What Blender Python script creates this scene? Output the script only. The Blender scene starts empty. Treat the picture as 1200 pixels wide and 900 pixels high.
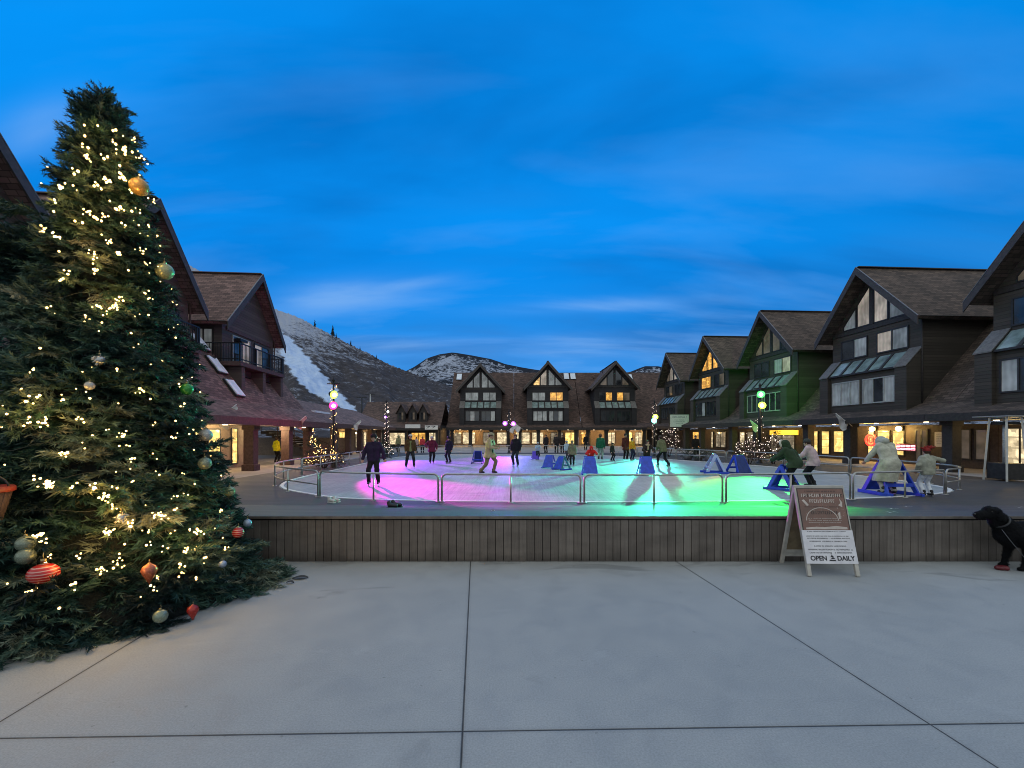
import bpy, bmesh, math, random
import numpy as np
from mathutils import Vector, Matrix, Euler

random.seed(7)
np.random.seed(7)
SC = bpy.context.scene
COL = SC.collection
R = math.radians

# ------------------------------------------------------------------ camera numbers
CAM_H = 1.7
FPX = 500.0                      # focal length in photo pixels (1200 wide)
HOR = 508.0                      # horizon row in the photo
ICE = -0.15                      # level of the ice and the plaza round it
DECK0, DECK1 = 5.67, 10.8        # the deck ramps down between these


def at(px, d, z=None, py=None):
    """point of the place seen at column px, d metres away"""
    x = (px - 600.0) / FPX * d
    if z is None:
        z = CAM_H + (HOR - py) / FPX * d
    return Vector((x, d, z))


def onice(px, py, z=ICE):
    d = FPX * (CAM_H - z) / (py - HOR)
    return Vector(((px - 600.0) / FPX * d, d, z))


# ------------------------------------------------------------------ object helpers
def tag(o, label=None, cat=None, group=None, kind=None):
    if label: o['label'] = label
    if cat: o['category'] = cat
    if group: o['group'] = group
    if kind: o['kind'] = kind
    return o


def empty(name, loc=(0, 0, 0), rz=0.0, label=None, cat=None, group=None):
    o = bpy.data.objects.new(name, None)
    o.empty_display_size = 0.1
    COL.objects.link(o)
    o.location = loc
    o.rotation_euler = (0, 0, rz)
    return tag(o, label, cat, group)


def link(name, me, parent=None):
    o = bpy.data.objects.new(name, me)
    COL.objects.link(o)
    if parent is not None:
        o.parent = parent
    return o


def copy_tree(o, parent=None):
    c = o.copy()
    COL.objects.link(c)
    c.parent = parent
    for ch in list(o.children):
        copy_tree(ch, c)
    return c


class MB:
    """collects shapes; build() links them as ONE mesh object with metre UVs"""

    def __init__(self):
        self.v = []
        self.f = []
        self.sm = []
        self.pr = []          # rounded primitives, used only by fuse()

    def add(self, vs, fs, smooth=False):
        n = len(self.v)
        self.v += [tuple(p) for p in vs]
        self.f += [tuple(i + n for i in f) for f in fs]
        self.sm += [smooth] * len(fs)
        return self

    def box(self, x0, x1, y0, y1, z0, z1):
        vs = [(x0, y0, z0), (x1, y0, z0), (x1, y1, z0), (x0, y1, z0),
              (x0, y0, z1), (x1, y0, z1), (x1, y1, z1), (x0, y1, z1)]
        return self.add(vs, [(0, 3, 2, 1), (4, 5, 6, 7), (0, 1, 5, 4), (1, 2, 6, 5), (2, 3, 7, 6), (3, 0, 4, 7)])

    def prism(self, pts, ext):
        """polygon pts (3d, planar) extruded by vector ext"""
        n = len(pts)
        e = Vector(ext)
        vs = [Vector(p) for p in pts] + [Vector(p) + e for p in pts]
        fs = [tuple(range(n - 1, -1, -1)), tuple(range(n, 2 * n))]
        fs += [(i, (i + 1) % n, n + (i + 1) % n, n + i) for i in range(n)]
        return self.add(vs, fs)

    def quad(self, a, b, c, d):
        return self.add([a, b, c, d], [(0, 1, 2, 3)])

    def bar(self, a, b, w, h, up=(0, 0, 1)):
        a, b = Vector(a), Vector(b)
        t = (b - a).normalized()
        s = t.cross(Vector(up))
        if s.length < 1e-4:
            s = t.cross(Vector((0, 1, 0)))
        s.normalize()
        u = s.cross(t)
        vs = []
        for p in (a, b):
            for i, j in ((-1, -1), (1, -1), (1, 1), (-1, 1)):
                vs.append(p + s * (i * w / 2) + u * (j * h / 2))
        return self.add(vs, [(0, 1, 2, 3), (7, 6, 5, 4), (0, 4, 5, 1), (1, 5, 6, 2), (2, 6, 7, 3), (3, 7, 4, 0)])

    def tube(self, pts, r, n=8, cap=True):
        pts = [Vector(p) for p in pts]
        if not isinstance(r, (list, tuple)):
            self.pr += [('c', a, b, r, r) for a, b in zip(pts[:-1], pts[1:])]
        rs = r if isinstance(r, (list, tuple)) else [r] * len(pts)
        vs, fs = [], []
        ref = None
        for k, p in enumerate(pts):
            t = (pts[min(k + 1, len(pts) - 1)] - pts[max(k - 1, 0)])
            if t.length < 1e-9: t = Vector((0, 0, 1))
            t.normalize()
            if ref is None:
                ref = t.orthogonal().normalized()
            ref = (ref - t * ref.dot(t))
            if ref.length < 1e-6: ref = t.orthogonal()
            ref.normalize()
            b = t.cross(ref)
            for i in range(n):
                a = 2 * math.pi * i / n
                vs.append(p + (ref * math.cos(a) + b * math.sin(a)) * rs[k])
        for k in range(len(pts) - 1):
            for i in range(n):
                j = (i + 1) % n
                fs.append((k * n + i, k * n + j, (k + 1) * n + j, (k + 1) * n + i))
        if cap:
            fs.append(tuple(range(n - 1, -1, -1)))
            fs.append(tuple((len(pts) - 1) * n + i for i in range(n)))
        return self.add(vs, fs, True)

    def lathe(self, prof, n=20, c=(0, 0, 0)):
        vs, fs = [], []
        for r, z in prof:
            for i in range(n):
                a = 2 * math.pi * i / n
                vs.append((c[0] + r * math.cos(a), c[1] + r * math.sin(a), c[2] + z))
        for k in range(len(prof) - 1):
            for i in range(n):
                j = (i + 1) % n
                fs.append((k * n + i, k * n + j, (k + 1) * n + j, (k + 1) * n + i))
        fs.append(tuple(range(n - 1, -1, -1)))
        fs.append(tuple((len(prof) - 1) * n + i for i in range(n)))
        return self.add(vs, fs, True)

    def ball(self, c, r, n=10, m=6, s=(1, 1, 1)):
        vs, fs = [], []
        self.pr.append(('e', Vector(c), Vector((r * s[0], r * s[1], r * s[2]))))
        for k in range(1, m):
            th = math.pi * k / m
            for i in range(n):
                a = 2 * math.pi * i / n
                vs.append((c[0] + r * s[0] * math.sin(th) * math.cos(a), c[1] + r * s[1] * math.sin(th) * math.sin(a), c[2] + r * s[2] * math.cos(th)))
        vs.append((c[0], c[1], c[2] + r * s[2]))
        vs.append((c[0], c[1], c[2] - r * s[2]))
        t, b = len(vs) - 2, len(vs) - 1
        for k in range(m - 2):
            for i in range(n):
                j = (i + 1) % n
                fs.append((k * n + i, (k + 1) * n + i, (k + 1) * n + j, k * n + j))
        for i in range(n):
            j = (i + 1) % n
            fs.append((t, i, j))
            fs.append((b, (m - 2) * n + j, (m - 2) * n + i))
        return self.add(vs, fs, True)

    def mesh(self, name, mat, uv=True, fix=True):
        me = bpy.data.meshes.new(name)
        me.from_pydata(self.v, [], self.f)
        for i, s in enumerate(self.sm):
            if s: me.polygons[i].use_smooth = True
        if fix:
            bm = bmesh.new()
            bm.from_mesh(me)
            bmesh.ops.recalc_face_normals(bm, faces=bm.faces)
            bm.to_mesh(me)
            bm.free()
        if uv:
            box_uv(me)
        for m in (mat if isinstance(mat, (list, tuple)) else [mat]):
            me.materials.append(m)
        return me

    def build(self, name, mat, parent=None, uv=True, fix=True, bevel=0):
        o = link(name, self.mesh(name, mat, uv, fix), parent)
        if bevel:
            b = o.modifiers.new('bevel', 'BEVEL')
            b.width = bevel
            b.segments = 2
            b.limit_method = 'ANGLE'
        return o


def box_uv(me):
    uvl = me.uv_layers.new(name='UVMap')
    co = [v.co for v in me.vertices]
    for p in me.polygons:
        n = p.normal
        u = Vector((0, 0, 1)).cross(n)
        if u.length < 0.02:
            u = Vector((1, 0, 0))
        u.normalize()
        w = n.cross(u)
        for li in p.loop_indices:
            c = co[me.loops[li].vertex_index]
            uvl.data[li].uv = (c.dot(u), c.dot(w))


def mesh_np(name, v, f, mat, smooth=False):
    """fast mesh from numpy arrays, all faces with the same corner count"""
    me = bpy.data.meshes.new(name)
    k = f.shape[1]
    me.vertices.add(len(v))
    me.vertices.foreach_set('co', np.asarray(v, np.float32).ravel())
    me.loops.add(f.size)
    me.loops.foreach_set('vertex_index', f.astype(np.int32).ravel())
    me.polygons.add(len(f))
    me.polygons.foreach_set('loop_start', np.arange(0, f.size, k, dtype=np.int32))
    me.polygons.foreach_set('loop_total', np.full(len(f), k, np.int32))
    if smooth:
        me.polygons.foreach_set('use_smooth', np.ones(len(f), bool))
    me.update(calc_edges=True)
    me.validate()
    me.materials.append(mat)
    return me


# ------------------------------------------------------------------ materials
class NT:
    def __init__(self, name):
        self.m = bpy.data.materials.new(name)
        self.m.use_nodes = True
        self.t = self.m.node_tree
        self.b = self.t.nodes['Principled BSDF']
        self.out = self.t.nodes['Material Output']

    def n(self, typ, **kw):
        x = self.t.nodes.new(typ)
        for k, v in kw.items():
            if k.startswith('i_'):
                x.inputs[k[2:].replace('_', ' ')].default_value = v
            else:
                setattr(x, k, v)
        return x

    def l(self, a, b):
        self.t.links.new(a, b)

    def math(self, op, a, b=None, clamp=False):
        x = self.n('ShaderNodeMath', operation=op, use_clamp=clamp)
        for i, s in enumerate((a, b)):
            if s is None: continue
            if isinstance(s, (int, float)): x.inputs[i].default_value = s
            else: self.l(s, x.inputs[i])
        return x.outputs[0]

    def mix(self, fac, a, b, mode='MIX'):
        x = self.n('ShaderNodeMix', data_type='RGBA', blend_type=mode)
        for s, k in ((fac, 0), (a, 6), (b, 7)):
            if isinstance(s, (int, float)): x.inputs[k].default_value = s
            elif isinstance(s, (tuple, list)): x.inputs[k].default_value = (*s[:3], 1)
            else: self.l(s, x.inputs[k])
        return x.outputs[2]

    def ramp(self, fac, stops, interp='LINEAR'):
        x = self.n('ShaderNodeValToRGB')
        x.color_ramp.interpolation = interp
        e = x.color_ramp.elements
        while len(e) < len(stops): e.new(0.5)
        for i, (p, c) in enumerate(stops):
            e[i].position = p
            c = c if isinstance(c, (tuple, list)) else (c, c, c)
            e[i].color = (*c[:3], 1)
        self.l(fac, x.inputs[0])
        return x.outputs[0]

    def coord(self, which='Object', scale=(1, 1, 1), rot=(0, 0, 0)):
        c = self.n('ShaderNodeTexCoord')
        mp = self.n('ShaderNodeMapping')
        mp.inputs['Scale'].default_value = scale
        mp.inputs['Rotation'].default_value = rot
        self.l(c.outputs[which], mp.inputs[0])
        return mp.outputs[0]

    def noise(self, vec, scale, detail=4, rough=0.55, dist=0):
        x = self.n('ShaderNodeTexNoise', i_Scale=scale, i_Detail=detail, i_Roughness=rough, i_Distortion=dist)
        if vec is not None: self.l(vec, x.inputs['Vector'])
        return x.outputs[0]

    def bump(self, h, strength=0.3, dist=0.02, nrm=None):
        x = self.n('ShaderNodeBump', i_Strength=strength, i_Distance=dist)
        self.l(h, x.inputs['Height'])
        if nrm is not None: self.l(nrm, x.inputs['Normal'])
        self.l(x.outputs[0], self.b.inputs['Normal'])
        return x.outputs[0]

    def set(self, **kw):
        for k, v in kw.items():
            s = self.b.inputs[k.replace('_', ' ')]
            if hasattr(v, 'is_linked') or isinstance(v, bpy.types.NodeSocket): self.l(v, s)
            elif isinstance(v, (tuple, list)): s.default_value = (*v[:3], 1)
            else: s.default_value = v
        return self.m


def simple(name, col, rough=0.6, metal=0.0, var=0.35, scale=8.0, bump=0.15, bscale=60.0, which='Object', dist=0.01, **kw):
    """a painted / woven / cast surface with worn variation"""
    t = NT(name)
    c = t.coord(which)
    n = t.noise(c, scale, 5, 0.6)
    lo = tuple(x * (1 - var) for x in col)
    hi = tuple(min(1, x * (1 + var)) for x in col)
    t.set(Base_Color=t.ramp(n, [(0.3, lo), (0.7, hi)]), Metallic=metal)
    n2 = t.noise(c, bscale, 3)
    t.set(Roughness=t.ramp(n2, [(0.2, max(0, rough - 0.1)), (0.8, min(1, rough + 0.1))]))
    if bump: t.bump(n2, bump, dist)
    for k, v in kw.items(): t.set(**{k: v})
    return t.m


def glow(name, col, strength, col2=None):
    t = NT(name)
    t.set(Base_Color=col, Emission_Color=col, Emission_Strength=strength, Roughness=0.5)
    return t.m


M = {}


def siding(name, col, board=0.16, horizontal=True, var=0.35):
    t = NT(name)
    c = t.coord('UV')
    s = t.n('ShaderNodeSeparateXYZ')
    t.l(c, s.inputs[0])
    a = t.math('DIVIDE', s.outputs[1 if horizontal else 0], board)
    fr = t.math('FRACT', a)
    idx = t.math('FLOOR', a)
    wn = t.n('ShaderNodeTexWhiteNoise', noise_dimensions='1D')
    t.l(idx, wn.inputs['W'])
    st = t.coord('UV', (0.6, 14, 1) if horizontal else (14, 0.6, 1))
    grain = t.noise(st, 2.5, 5)
    weather = t.noise(t.coord('UV'), 0.7, 4)
    k = t.math('ADD', t.math('MULTIPLY', wn.outputs[0], 0.4), t.math('MULTIPLY', grain, 0.35))
    k = t.math('ADD', k, t.math('MULTIPLY', weather, 0.35))
    base = t.ramp(k, [(0.25, tuple(x * (1 - var) for x in col)), (0.85, tuple(x * (1 + var) for x in col))])
    gap = t.ramp(fr, [(0.0, 0.25), (0.07, 1.0), (0.97, 1.0), (1.0, 0.4)])
    t.set(Base_Color=t.mix(1.0, base, gap, 'MULTIPLY'), Roughness=0.75)
    h = t.math('ADD', t.ramp(fr, [(0.0, 0.0), (0.08, 0.75), (1.0, 1.0)]), t.math('MULTIPLY', grain, 0.15))
    t.bump(h, 0.6, 0.03)
    return t.m


def shingles(name, col, var=0.45):
    t = NT(name)
    c = t.coord('UV')
    b = t.n('ShaderNodeTexBrick', i_Scale=1.0)
    b.inputs['Brick Width'].default_value = 0.34
    b.inputs['Row Height'].default_value = 0.17
    b.inputs['Mortar Size'].default_value = 0.012
    b.inputs['Color1'].default_value = (*[x * (1 - var) for x in col], 1)
    b.inputs['Color2'].default_value = (*[x * (1 + var) for x in col], 1)
    b.inputs['Mortar'].default_value = (*[x * 0.3 for x in col], 1)
    t.l(c, b.inputs['Vector'])
    w = t.noise(c, 0.5, 5)
    base = t.mix(1.0, b.outputs['Color'], t.ramp(w, [(0.3, 0.65), (0.7, 1.25)]), 'MULTIPLY')
    t.set(Base_Color=base, Roughness=0.9)
    t.bump(b.outputs['Fac'], -0.5, 0.02)
    return t.m


def shop_glass(name, warm, strength, seed):
    """lit shop window: shelves and stock seen behind the pane"""
    t = NT(name)
    c = t.coord('UV')
    mp = t.n('ShaderNodeMapping')
    mp.inputs['Location'].default_value = (seed * 3.7, seed * 1.3, 0)
    t.l(c, mp.inputs[0])
    v = t.n('ShaderNodeTexVoronoi', distance='CHEBYCHEV', i_Scale=3.2)
    t.l(mp.outputs[0], v.inputs['Vector'])
    n = t.noise(mp.outputs[0], 1.6, 3)
    s = t.n('ShaderNodeSeparateXYZ')
    t.l(mp.outputs[0], s.inputs[0])
    shelf = t.math('FRACT', t.math('MULTIPLY', s.outputs[1], 1.9))
    sh = t.ramp(shelf, [(0.0, 0.1), (0.1, 0.15), (0.14, 1.0), (1.0, 0.8)])
    stock = t.ramp(v.outputs['Color'], [(0.2, (0.06, 0.03, 0.01)), (0.45, tuple(x * 0.35 for x in warm)), (0.8, warm)])
    big = t.ramp(n, [(0.35, 0.25), (0.55, 1.0)])
    e = t.mix(1.0, t.mix(1.0, stock, sh, 'MULTIPLY'), big, 'MULTIPLY')
    e = t.mix(0.3, e, warm)
    t.set(Base_Color=(0.02, 0.02, 0.02), Roughness=0.08, Emission_Color=e, Emission_Strength=strength)
    return t.m


def make_materials():
    # concrete pavement with tooled joints that run with the square
    t = NT('concrete_paving')
    c = t.coord('Object')
    s = t.n('ShaderNodeSeparateXYZ')
    t.l(c, s.inputs[0])
    u = t.math('ADD', s.outputs[0], t.math('MULTIPLY', s.outputs[1], 0.083))
    fu = t.math('FRACT', t.math('ADD', t.math('DIVIDE', t.math('ADD', u, 0.08), 2.73), 10.5))
    du = t.math('ADD', t.math('MULTIPLY', t.math('ABSOLUTE', t.math('SUBTRACT', fu, 0.5)), 2.73), t.math('GREATER_THAN', u, 3.6))
    v = t.math('SUBTRACT', s.outputs[1], t.math('MULTIPLY', s.outputs[0], 0.0215))
    fv = t.math('FRACT', t.math('ADD', t.math('DIVIDE', t.math('SUBTRACT', v, 2.44), 3.6), 10.5))
    dv = t.math('MULTIPLY', t.math('ABSOLUTE', t.math('SUBTRACT', fv, 0.5)), 3.6)
    dd = t.math('MINIMUM', du, dv)
    wob = t.math('ADD', dd, t.math('MULTIPLY', t.math('SUBTRACT', t.noise(c, 9, 3), 0.5), 0.004))
    joint = t.ramp(wob, [(0.0, 0.0), (0.0030, 0.0), (0.0058, 1.0)])
    edge = t.ramp(dd, [(0.0, 0.84), (0.035, 1.0)])
    big = t.noise(c, 0.55, 6, 0.6, 0.4)
    mid = t.noise(c, 3.2, 6, 0.62, 0.6)
    fine = t.noise(c, 90, 3, 0.6)
    broom = t.noise(t.coord('Object', (3, 160, 1)), 2.0, 3)
    col = t.ramp(big, [(0.25, (0.262, 0.277, 0.281)), (0.5, (0.293, 0.306, 0.307)), (0.78, (0.322, 0.333, 0.333))])
    col = t.mix(1.0, col, t.ramp(mid, [(0.3, 0.91), (0.5, 1.0), (0.72, 1.06)]), 'MULTIPLY')
    col = t.mix(1.0, col, t.ramp(fine, [(0.25, 0.80), (0.75, 1.15)]), 'MULTIPLY')
    stain = t.ramp(t.noise(c, 1.4, 4, 0.5, 1.5), [(0.66, 1.0), (0.74, 0.90)])
    col = t.mix(1.0, col, stain, 'MULTIPLY')
    spot = t.ramp(t.noise(c, 22, 2, 0.4), [(0.74, 1.0), (0.78, 0.72)])
    col = t.mix(1.0, col, spot, 'MULTIPLY')
    gum = t.n('ShaderNodeTexVoronoi', i_Scale=1.7, feature='F1')
    t.l(c, gum.inputs['Vector'])
    col = t.mix(1.0, col, t.ramp(gum.outputs['Distance'], [(0.022, 0.70), (0.034, 1.0)]), 'MULTIPLY')
    wet = t.ramp(t.math('ADD', t.math('MULTIPLY', t.noise(t.coord('Object', (0.8, 2.4, 1)), 0.9, 4, 0.55, 0.8), 1.0), t.math('MULTIPLY', t.math('SUBTRACT', s.outputs[1], 5.0), 0.10)), [(0.60, 1.0), (0.68, 0.72)])
    col = t.mix(1.0, col, wet, 'MULTIPLY')
    salt = t.ramp(t.noise(t.coord('Object', (1.0, 1.6, 1)), 1.1, 6, 0.68, 1.0), [(0.58, 0.0), (0.74, 1.0)])
    col = t.mix(t.math('MULTIPLY', salt, 0.28), col, (0.40, 0.42, 0.43))
    col = t.mix(1.0, col, edge, 'MULTIPLY')
    col = t.mix(joint, (0.012, 0.013, 0.014), col)
    t.set(Base_Color=col, Roughness=t.ramp(mid, [(0.3, 0.62), (0.7, 0.85)]))
    h = t.math('ADD', t.math('MULTIPLY', joint, 1.0), t.math('MULTIPLY', fine, 0.08))
    h = t.math('ADD', h, t.math('MULTIPLY', broom, 0.05))
    t.bump(h, 0.5, 0.012)
    M['paving'] = t.m

    # plaza concrete, warmer, with salt and damp
    t = NT('plaza_concrete')
    c = t.coord('Object')
    n = t.noise(c, 0.7, 6, 0.62)
    n2 = t.noise(c, 40, 3)
    t.set(Base_Color=t.mix(1, t.ramp(n, [(0.3, (0.22, 0.20, 0.19)), (0.7, (0.36, 0.34, 0.32))]), t.ramp(n2, [(0.2, 0.85), (0.8, 1.1)]), 'MULTIPLY'), Roughness=0.8)
    t.bump(n2, 0.2, 0.01)
    M['plaza'] = t.m

    # rubber matting over deck boards
    t = NT('deck_matting')
    c = t.coord('Object')
    s = t.n('ShaderNodeSeparateXYZ')
    t.l(c, s.inputs[0])
    fx = t.math('FRACT', t.math('DIVIDE', s.outputs[1], 1.22))
    seam = t.ramp(fx, [(0.0, 0.35), (0.012, 1.0)])
    big = t.noise(t.coord('Object', (0.5, 1.4, 1)), 1.1, 6, 0.6, 0.5)
    fine = t.noise(c, 70, 3)
    scuff = t.ramp(t.noise(t.coord('Object', (0.6, 5, 1)), 2.6, 5, 0.65), [(0.55, 0.0), (0.75, 1.0)])
    col = t.ramp(big, [(0.3, (0.030, 0.029, 0.031)), (0.7, (0.060, 0.058, 0.060))])
    col = t.mix(t.math('MULTIPLY', scuff, 0.4), col, (0.10, 0.098, 0.096))
    col = t.mix(1, col, seam, 'MULTIPLY')
    col = t.mix(1, col, t.ramp(fine, [(0.2, 0.75), (0.8, 1.2)]), 'MULTIPLY')
    t.set(Base_Color=col, Roughness=t.ramp(big, [(0.3, 0.55), (0.7, 0.78)]))
    t.bump(t.math('ADD', t.math('MULTIPLY', fine, 0.3), t.math('MULTIPLY', big, 1.0)), 0.25, 0.02)
    M['deck'] = t.m
    t = NT('deck_cladding')
    c = t.coord('Object')
    s = t.n('ShaderNodeSeparateXYZ')
    t.l(c, s.inputs[0])
    wn = t.n('ShaderNodeTexWhiteNoise', noise_dimensions='1D')
    t.l(t.math('FLOOR', t.math('DIVIDE', t.math('ADD', s.outputs[0], 3.75), 0.104)), wn.inputs['W'])
    off = t.n('ShaderNodeCombineXYZ')
    t.l(t.math('MULTIPLY', wn.outputs[0], 40), off.inputs[2])
    ad = t.n('ShaderNodeVectorMath', operation='ADD')
    t.l(t.coord('Object', (26, 26, 1.5)), ad.inputs[0])
    t.l(off.outputs[0], ad.inputs[1])
    grain = t.noise(ad.outputs[0], 2.0, 6, 0.65, 0.4)
    dirt = t.noise(t.coord('Object', (1.2, 1.2, 3)), 1.6, 5, 0.6)
    k = t.math('ADD', t.math('MULTIPLY', wn.outputs[0], 0.35), t.math('MULTIPLY', grain, 0.65))
    col = t.ramp(k, [(0.25, (0.085, 0.070, 0.060)), (0.55, (0.125, 0.106, 0.092)), (0.8, (0.165, 0.143, 0.125))])
    col = t.mix(1.0, col, t.ramp(dirt, [(0.3, 0.72), (0.6, 1.08)]), 'MULTIPLY')
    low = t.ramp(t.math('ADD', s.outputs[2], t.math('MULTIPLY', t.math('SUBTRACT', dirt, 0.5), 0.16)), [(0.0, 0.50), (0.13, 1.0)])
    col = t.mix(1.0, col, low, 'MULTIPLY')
    t.set(Base_Color=col, Roughness=0.72)
    t.bump(grain, 0.35, 0.008)
    M['cladding'] = t.m

    t = NT('rink_ice')
    c = t.coord('Object')
    n = t.noise(c, 0.5, 6, 0.65, 0.8)
    scr = t.noise(t.coord('Object', (0.35, 9, 1), (0, 0, 0.5)), 3.0, 5, 0.7)
    scr2 = t.noise(t.coord('Object', (7, 0.3, 1), (0, 0, 0.3)), 3.0, 5, 0.7)
    k = t.math('MULTIPLY', t.math('ADD', scr, scr2), 0.5)
    col = t.ramp(n, [(0.3, (0.235, 0.27, 0.295)), (0.7, (0.315, 0.345, 0.365))])
    col = t.mix(1, col, t.ramp(k, [(0.38, 0.62), (0.5, 1.0), (0.62, 1.35)]), 'MULTIPLY')
    t.set(Base_Color=col, Roughness=t.ramp(k, [(0.3, 0.50), (0.7, 0.72)]), Specular_IOR_Level=0.35)
    t.bump(k, 0.25, 0.01)
    M['ice'] = t.m

    M['siding'] = siding('dark_stained_siding', (0.054, 0.044, 0.034))
    M['siding_left'] = siding('brown_stained_siding', (0.082, 0.062, 0.056))
    M['siding_far'] = siding('far_siding', (0.024, 0.022, 0.025))
    M['trim'] = simple('dark_timber_trim', (0.030, 0.025, 0.023), 0.7, var=0.4)
    M['trim_left'] = simple('oxblood_timber', (0.072, 0.038, 0.034), 0.65, var=0.4)
    M['barge'] = simple('roof_edge_board', (0.050, 0.040, 0.036), 0.6, var=0.35)
    M['drip'] = simple('metal_drip_edge', (0.17, 0.16, 0.16), 0.5, 0.5)
    M['shingle'] = shingles('brown_shingles', (0.085, 0.060, 0.047))
    M['shingle_far'] = shingles('far_brown_shingles', (0.095, 0.058, 0.046))
    M['shingle_red'] = shingles('reddish_shingles', (0.165, 0.098, 0.083))
    M['stucco'] = simple('warm_stucco', (0.20, 0.16, 0.135), 0.85, var=0.2, bump=0.3)
    M['soffit'] = simple('stained_soffit', (0.060, 0.042, 0.033), 0.7)
    M['frame_dark'] = simple('dark_window_frame', (0.022, 0.020, 0.020), 0.5)
    M['frame_light'] = simple('pale_window_frame', (0.33, 0.33, 0.31), 0.5, var=0.15)
    t = NT('window_glass')
    c = t.coord('Object')
    n = t.noise(c, 0.8, 3)
    t.set(Base_Color=t.ramp(n, [(0.35, (0.012, 0.014, 0.016)), (0.7, (0.05, 0.055, 0.06))]), Roughness=0.06, Specular_IOR_Level=0.7)
    t.bump(t.noise(c, 1.3, 2), 0.04, 0.05)
    M['glass'] = t.m

    def curtain(nm, col, em):
        t = NT(nm)
        s = t.n('ShaderNodeSeparateXYZ')
        t.l(t.coord('UV'), s.inputs[0])
        w = t.n('ShaderNodeTexWave', i_Scale=1.3, i_Distortion=5.0)
        t.l(t.coord('UV'), w.inputs['Vector'])
        k = t.ramp(w.outputs['Fac'], [(0, tuple(x * 0.82 for x in col)), (1, col)])
        n = t.noise(t.coord('UV'), 0.9, 2)
        k = t.mix(1, k, t.ramp(n, [(0.35, 0.55), (0.65, 1.1)]), 'MULTIPLY')
        t.set(Base_Color=k, Roughness=0.12, Emission_Color=k, Emission_Strength=em)
        return t.m
    M['curtain'] = curtain('glass_with_pale_curtain', (0.42, 0.44, 0.43), 0.12)
    M['blind'] = curtain('glass_with_warm_blind', (0.55, 0.46, 0.37), 0.45)
    M['lit'] = shop_glass('lit_room_window', (1.0, 0.62, 0.22), 1.5, 1)
    M['lit_amber'] = shop_glass('lit_amber_window', (1.0, 0.50, 0.10), 1.7, 2)
    M['shopA'] = shop_glass('shop_window_gold', (1.0, 0.68, 0.20), 2.6, 3)
    M['shopB'] = shop_glass('shop_window_cream', (1.0, 0.80, 0.48), 1.5, 4)
    M['shopC'] = shop_glass('shop_window_dim', (0.75, 0.62, 0.42), 0.55, 5)
    t = NT('dim_pinkish_window')
    n = t.noise(t.coord('UV'), 1.1, 3)
    k = t.ramp(n, [(0.3, (0.05, 0.045, 0.03)), (0.7, (0.17, 0.13, 0.10))])
    t.set(Base_Color=k, Emission_Color=k, Emission_Strength=0.5, Roughness=0.1)
    M['dimwin'] = t.m
    M['bayglass'] = simple('sloped_bay_glass', (0.20, 0.27, 0.26), 0.15, var=0.4, scale=2)
    t = NT('snow_cover')
    c = t.coord('Object')
    n = t.noise(c, 3, 5)
    t.set(Base_Color=t.ramp(n, [(0.3, (0.55, 0.62, 0.70)), (0.7, (0.80, 0.84, 0.88))]), Roughness=0.7)
    t.bump(n, 0.4, 0.05)
    M['snow'] = t.m
    M['steel'] = simple('galvanised_pipe', (0.40, 0.39, 0.37), 0.38, 0.75, var=0.2, bump=0.05)
    M['black_metal'] = simple('black_metal', (0.014, 0.014, 0.015), 0.45, 0.3)
    M['blue_plastic'] = simple('blue_plastic', (0.018, 0.06, 0.50), 0.35, var=0.3, scale=5, bump=0.05)
    M['navy_plastic'] = simple('dark_blue_plastic', (0.014, 0.035, 0.17), 0.35, var=0.25, bump=0.05)
    M['violet_plastic'] = simple('violet_blue_plastic', (0.07, 0.03, 0.55), 0.35, var=0.2, bump=0.05)
    M['pale_plastic'] = simple('pale_blue_plastic', (0.34, 0.42, 0.68), 0.4, var=0.15, bump=0.05)
    M['teal_plastic'] = simple('teal_plastic', (0.03, 0.17, 0.22), 0.35, var=0.2, bump=0.05)
    M['white_paint'] = simple('white_paint', (0.72, 0.72, 0.70), 0.5, var=0.08, bump=0.08)
    M['bulb'] = glow('warm_bulb', (1.0, 0.64, 0.22), 8)
    M['bulb_cool'] = glow('white_bulb', (1.0, 0.80, 0.68), 4)
    M['lamp_warm'] = glow('sconce_glow', (1.0, 0.66, 0.20), 28)
    M['down'] = glow('downlight_glow', (1.0, 0.80, 0.50), 9)
    for k, c in (('pink', (1.0, 0.02, 0.22)), ('green', (0.05, 1.0, 0.10)), ('lime', (0.62, 1.0, 0.06)), ('purple', (0.5, 0.08, 1.0)), ('white', (1.0, 0.9, 0.85)), ('cyan', (0.2, 1.0, 0.7))):
        M['head_' + k] = glow('spot_lens_' + k, tuple(0.015 + 0.985 * x for x in c), 3.2)
    for k, c in (('pink', (1.0, 0.35, 0.45)), ('green', (0.6, 1.0, 0.62)), ('lime', (1.0, 1.0, 0.55)), ('purple', (0.9, 0.5, 1.0)), ('white', (1.0, 0.95, 0.9)), ('cyan', (0.7, 1.0, 0.9))):
        M['head_core_' + k] = glow('spot_core_' + k, c, 25)
    M['wire'] = simple('dark_cable', (0.012, 0.02, 0.014), 0.6, bump=0)

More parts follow.
